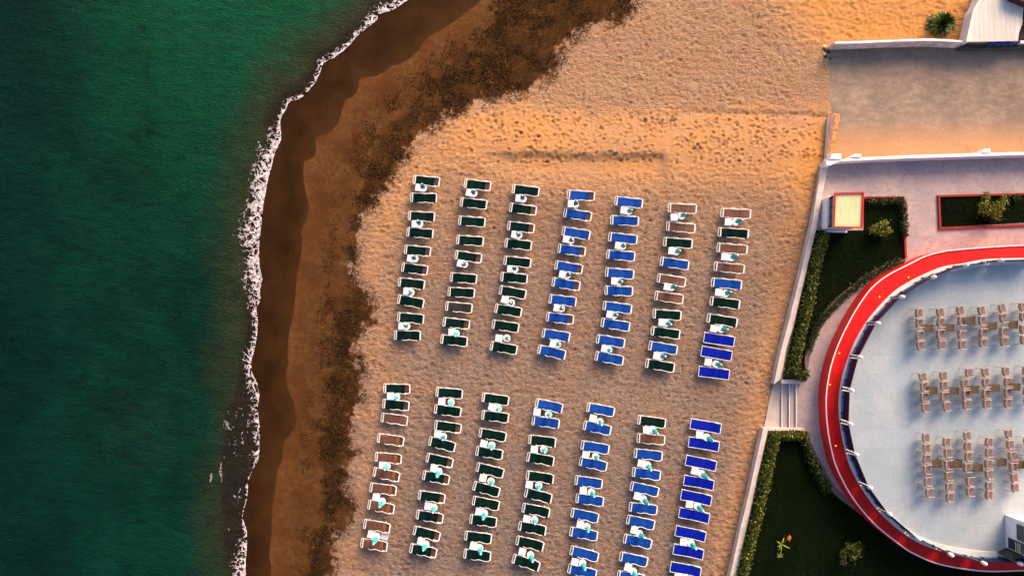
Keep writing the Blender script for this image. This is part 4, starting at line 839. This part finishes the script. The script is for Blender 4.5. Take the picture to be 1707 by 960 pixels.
for sx in (-1, 1):
    for sy in (-1, 1): MB().tube([(sx*.2, sy*.16, 0), (sx*.2, sy*.16, .41)], .016, 6).build('leg', TRANS, xt)

# ------------------------------------------------------------------ planting
def leafcols(n, bright=.5, yel=.5):
    bright = min(.9, bright*1.25)
    t = rng.random((n, 1)); a = np.array([.004, .009, .001]); b = np.array([.03, .05, .004]); c_ = np.array([.55, .50, .03])*yel+np.array([.10, .17, .02])*(1-yel)
    u = rng.random((n, 1)); return np.where(u < bright, b+(c_-b)*t**1.5, a+(b-a)*t)
def hedge(name, line_px, width, h, n, label, bright=.3, yel=.35, z=ZP):
    line = resample(PL(spline(line_px, 4), z), n=200); base = empty(name, tuple(line[100])); tag(base, label, 'hedge'); base.location.z = z
    t = rng.integers(0, 199, n); u = rng.random((n, 1)); p = line[t]*(1-u)+line[t+1]*u
    lump = .65+.7*fbm(p[:, 0], p[:, 1], .9, 2, 31)[:, None]
    o = rng.normal(size=(n, 2))*width*.30*lump; p[:, :2] += np.clip(o, -width*.65, width*.65)
    rr = 1-np.clip(np.linalg.norm(o, axis=1)/(width*.65), 0, 1)**2; p[:, 2] = z+.1+h*rr*(.45+.55*rng.random(n))*lump[:, 0]*1.3
    p -= np.array(base.location); cl_ = leafcols(n, bright, yel); hgt = np.clip((p[:, 2])/(h*1.2), 0, 1)
    leaves(p, .13, cl_, 'foliage', LEAF, base, up=.8, aspect=.5)
    lp = line[::5]-np.array(base.location); MB().tube([(a, b, .12) for a, b, c_ in lp], .05, 5).build('stem', BARK, base)
hedge('hedge', [(1369, 392), (1360, 425), (1351, 465), (1343, 505), (1334, 545), (1325, 585), (1317, 622)], .75, .6, 9000, 'leafy hedge inside the wall from the kiosk to the steps', .42, .5)
hedge('hedge', [(1310, 621), (1338, 622)], .7, .55, 1500, 'short clump of hedge above the entrance steps', .2, .2)
hedge('hedge', [(1290, 723), (1280, 765), (1268, 815), (1258, 860), (1246, 905), (1236, 950), (1226, 1000)], .72, .6, 9000, 'leafy hedge inside the wall beside the large southern lawn', .42, .5)
hedge('hedge', [(1292, 724), (1338, 724)], .55, .5, 2500, 'short hedge across the top of the southern lawn', .5, .55)
hedge('hedge', [(1338, 730), (1347, 758), (1361, 788), (1378, 815)], .5, .4, 2500, 'low hedge along the curved kerb of the southern lawn', .2, .2)
hedge('hedge', [(1500, 436), (1470, 447), (1436, 468), (1404, 495), (1378, 520), (1358, 548), (1344, 585)], .45, .35, 2800, 'low dark hedge along the curved kerb of the kiosk garden', .12, .15)
hedge('hedge', [(1446, 336), (1480, 336), (1500, 336), (1504, 360), (1505, 395)], .4, .35, 1600, 'low dark planting inside the brick kerb by the kiosk', .2, .15)
def shrub(px, py, r, label, n=1300, bright=.6, yel=.8, h=.8):
    b = empty('shrub', P(px, py, ZP)); tag(b, label, 'shrub'); q = []
    cl_ = [(rng.normal(0, r*.42), rng.normal(0, r*.42), rng.uniform(.4, 1)*h) for _ in range(14)]
    for x, y, z in cl_: q.append(rng.normal(size=(n//14, 3))*r*.20+np.array([x, y, z]))
    q = np.concatenate(q); leaves(q, .12, leafcols(len(q), bright, yel), 'foliage', LEAF, b, up=.8, aspect=.5)
    for x, y, z in cl_[:7]:
        MB().tube([(0, 0, 0), (x*.4, y*.4, z*.5), (x, y, z)], [.03, .02, .008], 5).build('stem', BARK, b)
shrub(1459, 384, .62, 'yellow green shrub on the kiosk garden lawn', 1500)
shrub(1645, 349, .75, 'yellow green shrub in the long red kerbed bed', 1900)
shrub(1691, 331, .22, 'tiny green shrub near the right end of the long bed', 200, .3, .3, .4)
shrub(1413, 915, .68, 'sparse olive shrub on the southern lawn below the terrace', 900, .45, .45)
shrub(1330, 627, .28, 'small dark bush at the corner above the steps', 400, .15, .2)
shrub(1364, 408, .35, 'light green bush by the wall below the kiosk', 500, .6, .7)
def blades(o, n, L0, L1, w_, cols, up, name='foliage', m=LEAF, seg=5, z=.1):
    V = []; F = []; Cc = []
    for i in range(n):
        an = random.uniform(0, 6.283); el = random.uniform(*up); L = random.uniform(L0, L1); d = Vector((math.cos(an)*math.cos(el), math.sin(an)*math.cos(el), math.sin(el))); sd = d.cross(Vector((0, 0, 1))).normalized(); col = cols[random.randrange(len(cols))]; k = len(V)
        for j in range(seg+1):
            t = j/seg; p = d*L*t+Vector((0, 0, z-.45*L*t*t*math.cos(el))); ww = w_*math.sin(math.pi*min(1, .12+t*.88))*.5
            V += [tuple(p-sd*ww), tuple(p+sd*ww)]; f_ = .8+.4*t; Cc += [tuple(q*f_ for q in col)]*2
        for j in range(seg): q = k+2*j; F.append((q, q+1, q+3, q+2))
    return vcol_obj(name, V, F, np.array(Cc), m, o)
pb = empty('palm_bush', P(1565, 44, 0)); tag(pb, 'dark green spiky palm bush behind the white retaining wall', 'palm')
blades(pb, 520, .45, 1.2, .14, [(.02, .05, .006), (.035, .075, .008), (.012, .03, .004), (.12, .17, .015)], (.05, 1.4), z=.35); MB().lathe([(.16, 0), (.2, .2), (.12, .5)], 10).build('trunk', BARK, pb)
fp = empty('flowering_plant', P(1300, 904, ZP)); tag(fp, 'tall flowering plant with orange bloom on the southern lawn', 'plant')
blades(fp, 6, .35, .75, .07, [(.35, .42, .03), (.22, .30, .03)], (.15, .8), z=.3)
MB().tube([(0, 0, 0), (.1, .15, .5), (.3, .55, .85)], [.025, .02, .012], 6).build('stem', mat('flower stalk', (.30, .30, .06), .6), fp)
FLW = tintmat('petal tint'); fo_ = empty('tmp', (0, 0, 0)); bpy.data.objects.remove(fo_)
hd = leaves(np.array([[.3, .55, .85]])+rng.normal(size=(26, 3))*.035, .16, np.tile(np.array([.85, .26, .02]), (26, 1)), 'flower_head', FLW, fp, up=1., aspect=.6)
MB().tube([(0, 0, .05), (-.05, -.4, .4), (-.15, -.72, .5)], [.02, .014, .01], 5).build('stem', MATS['flower stalk'], fp)
leaves(np.array([[-.1, -.7, .5]])+rng.normal(size=(7, 3))*.06, .28, np.tile(np.array([.3, .36, .03]), (7, 1)), 'side_shoot', LEAF, fp, up=.6, aspect=.3)
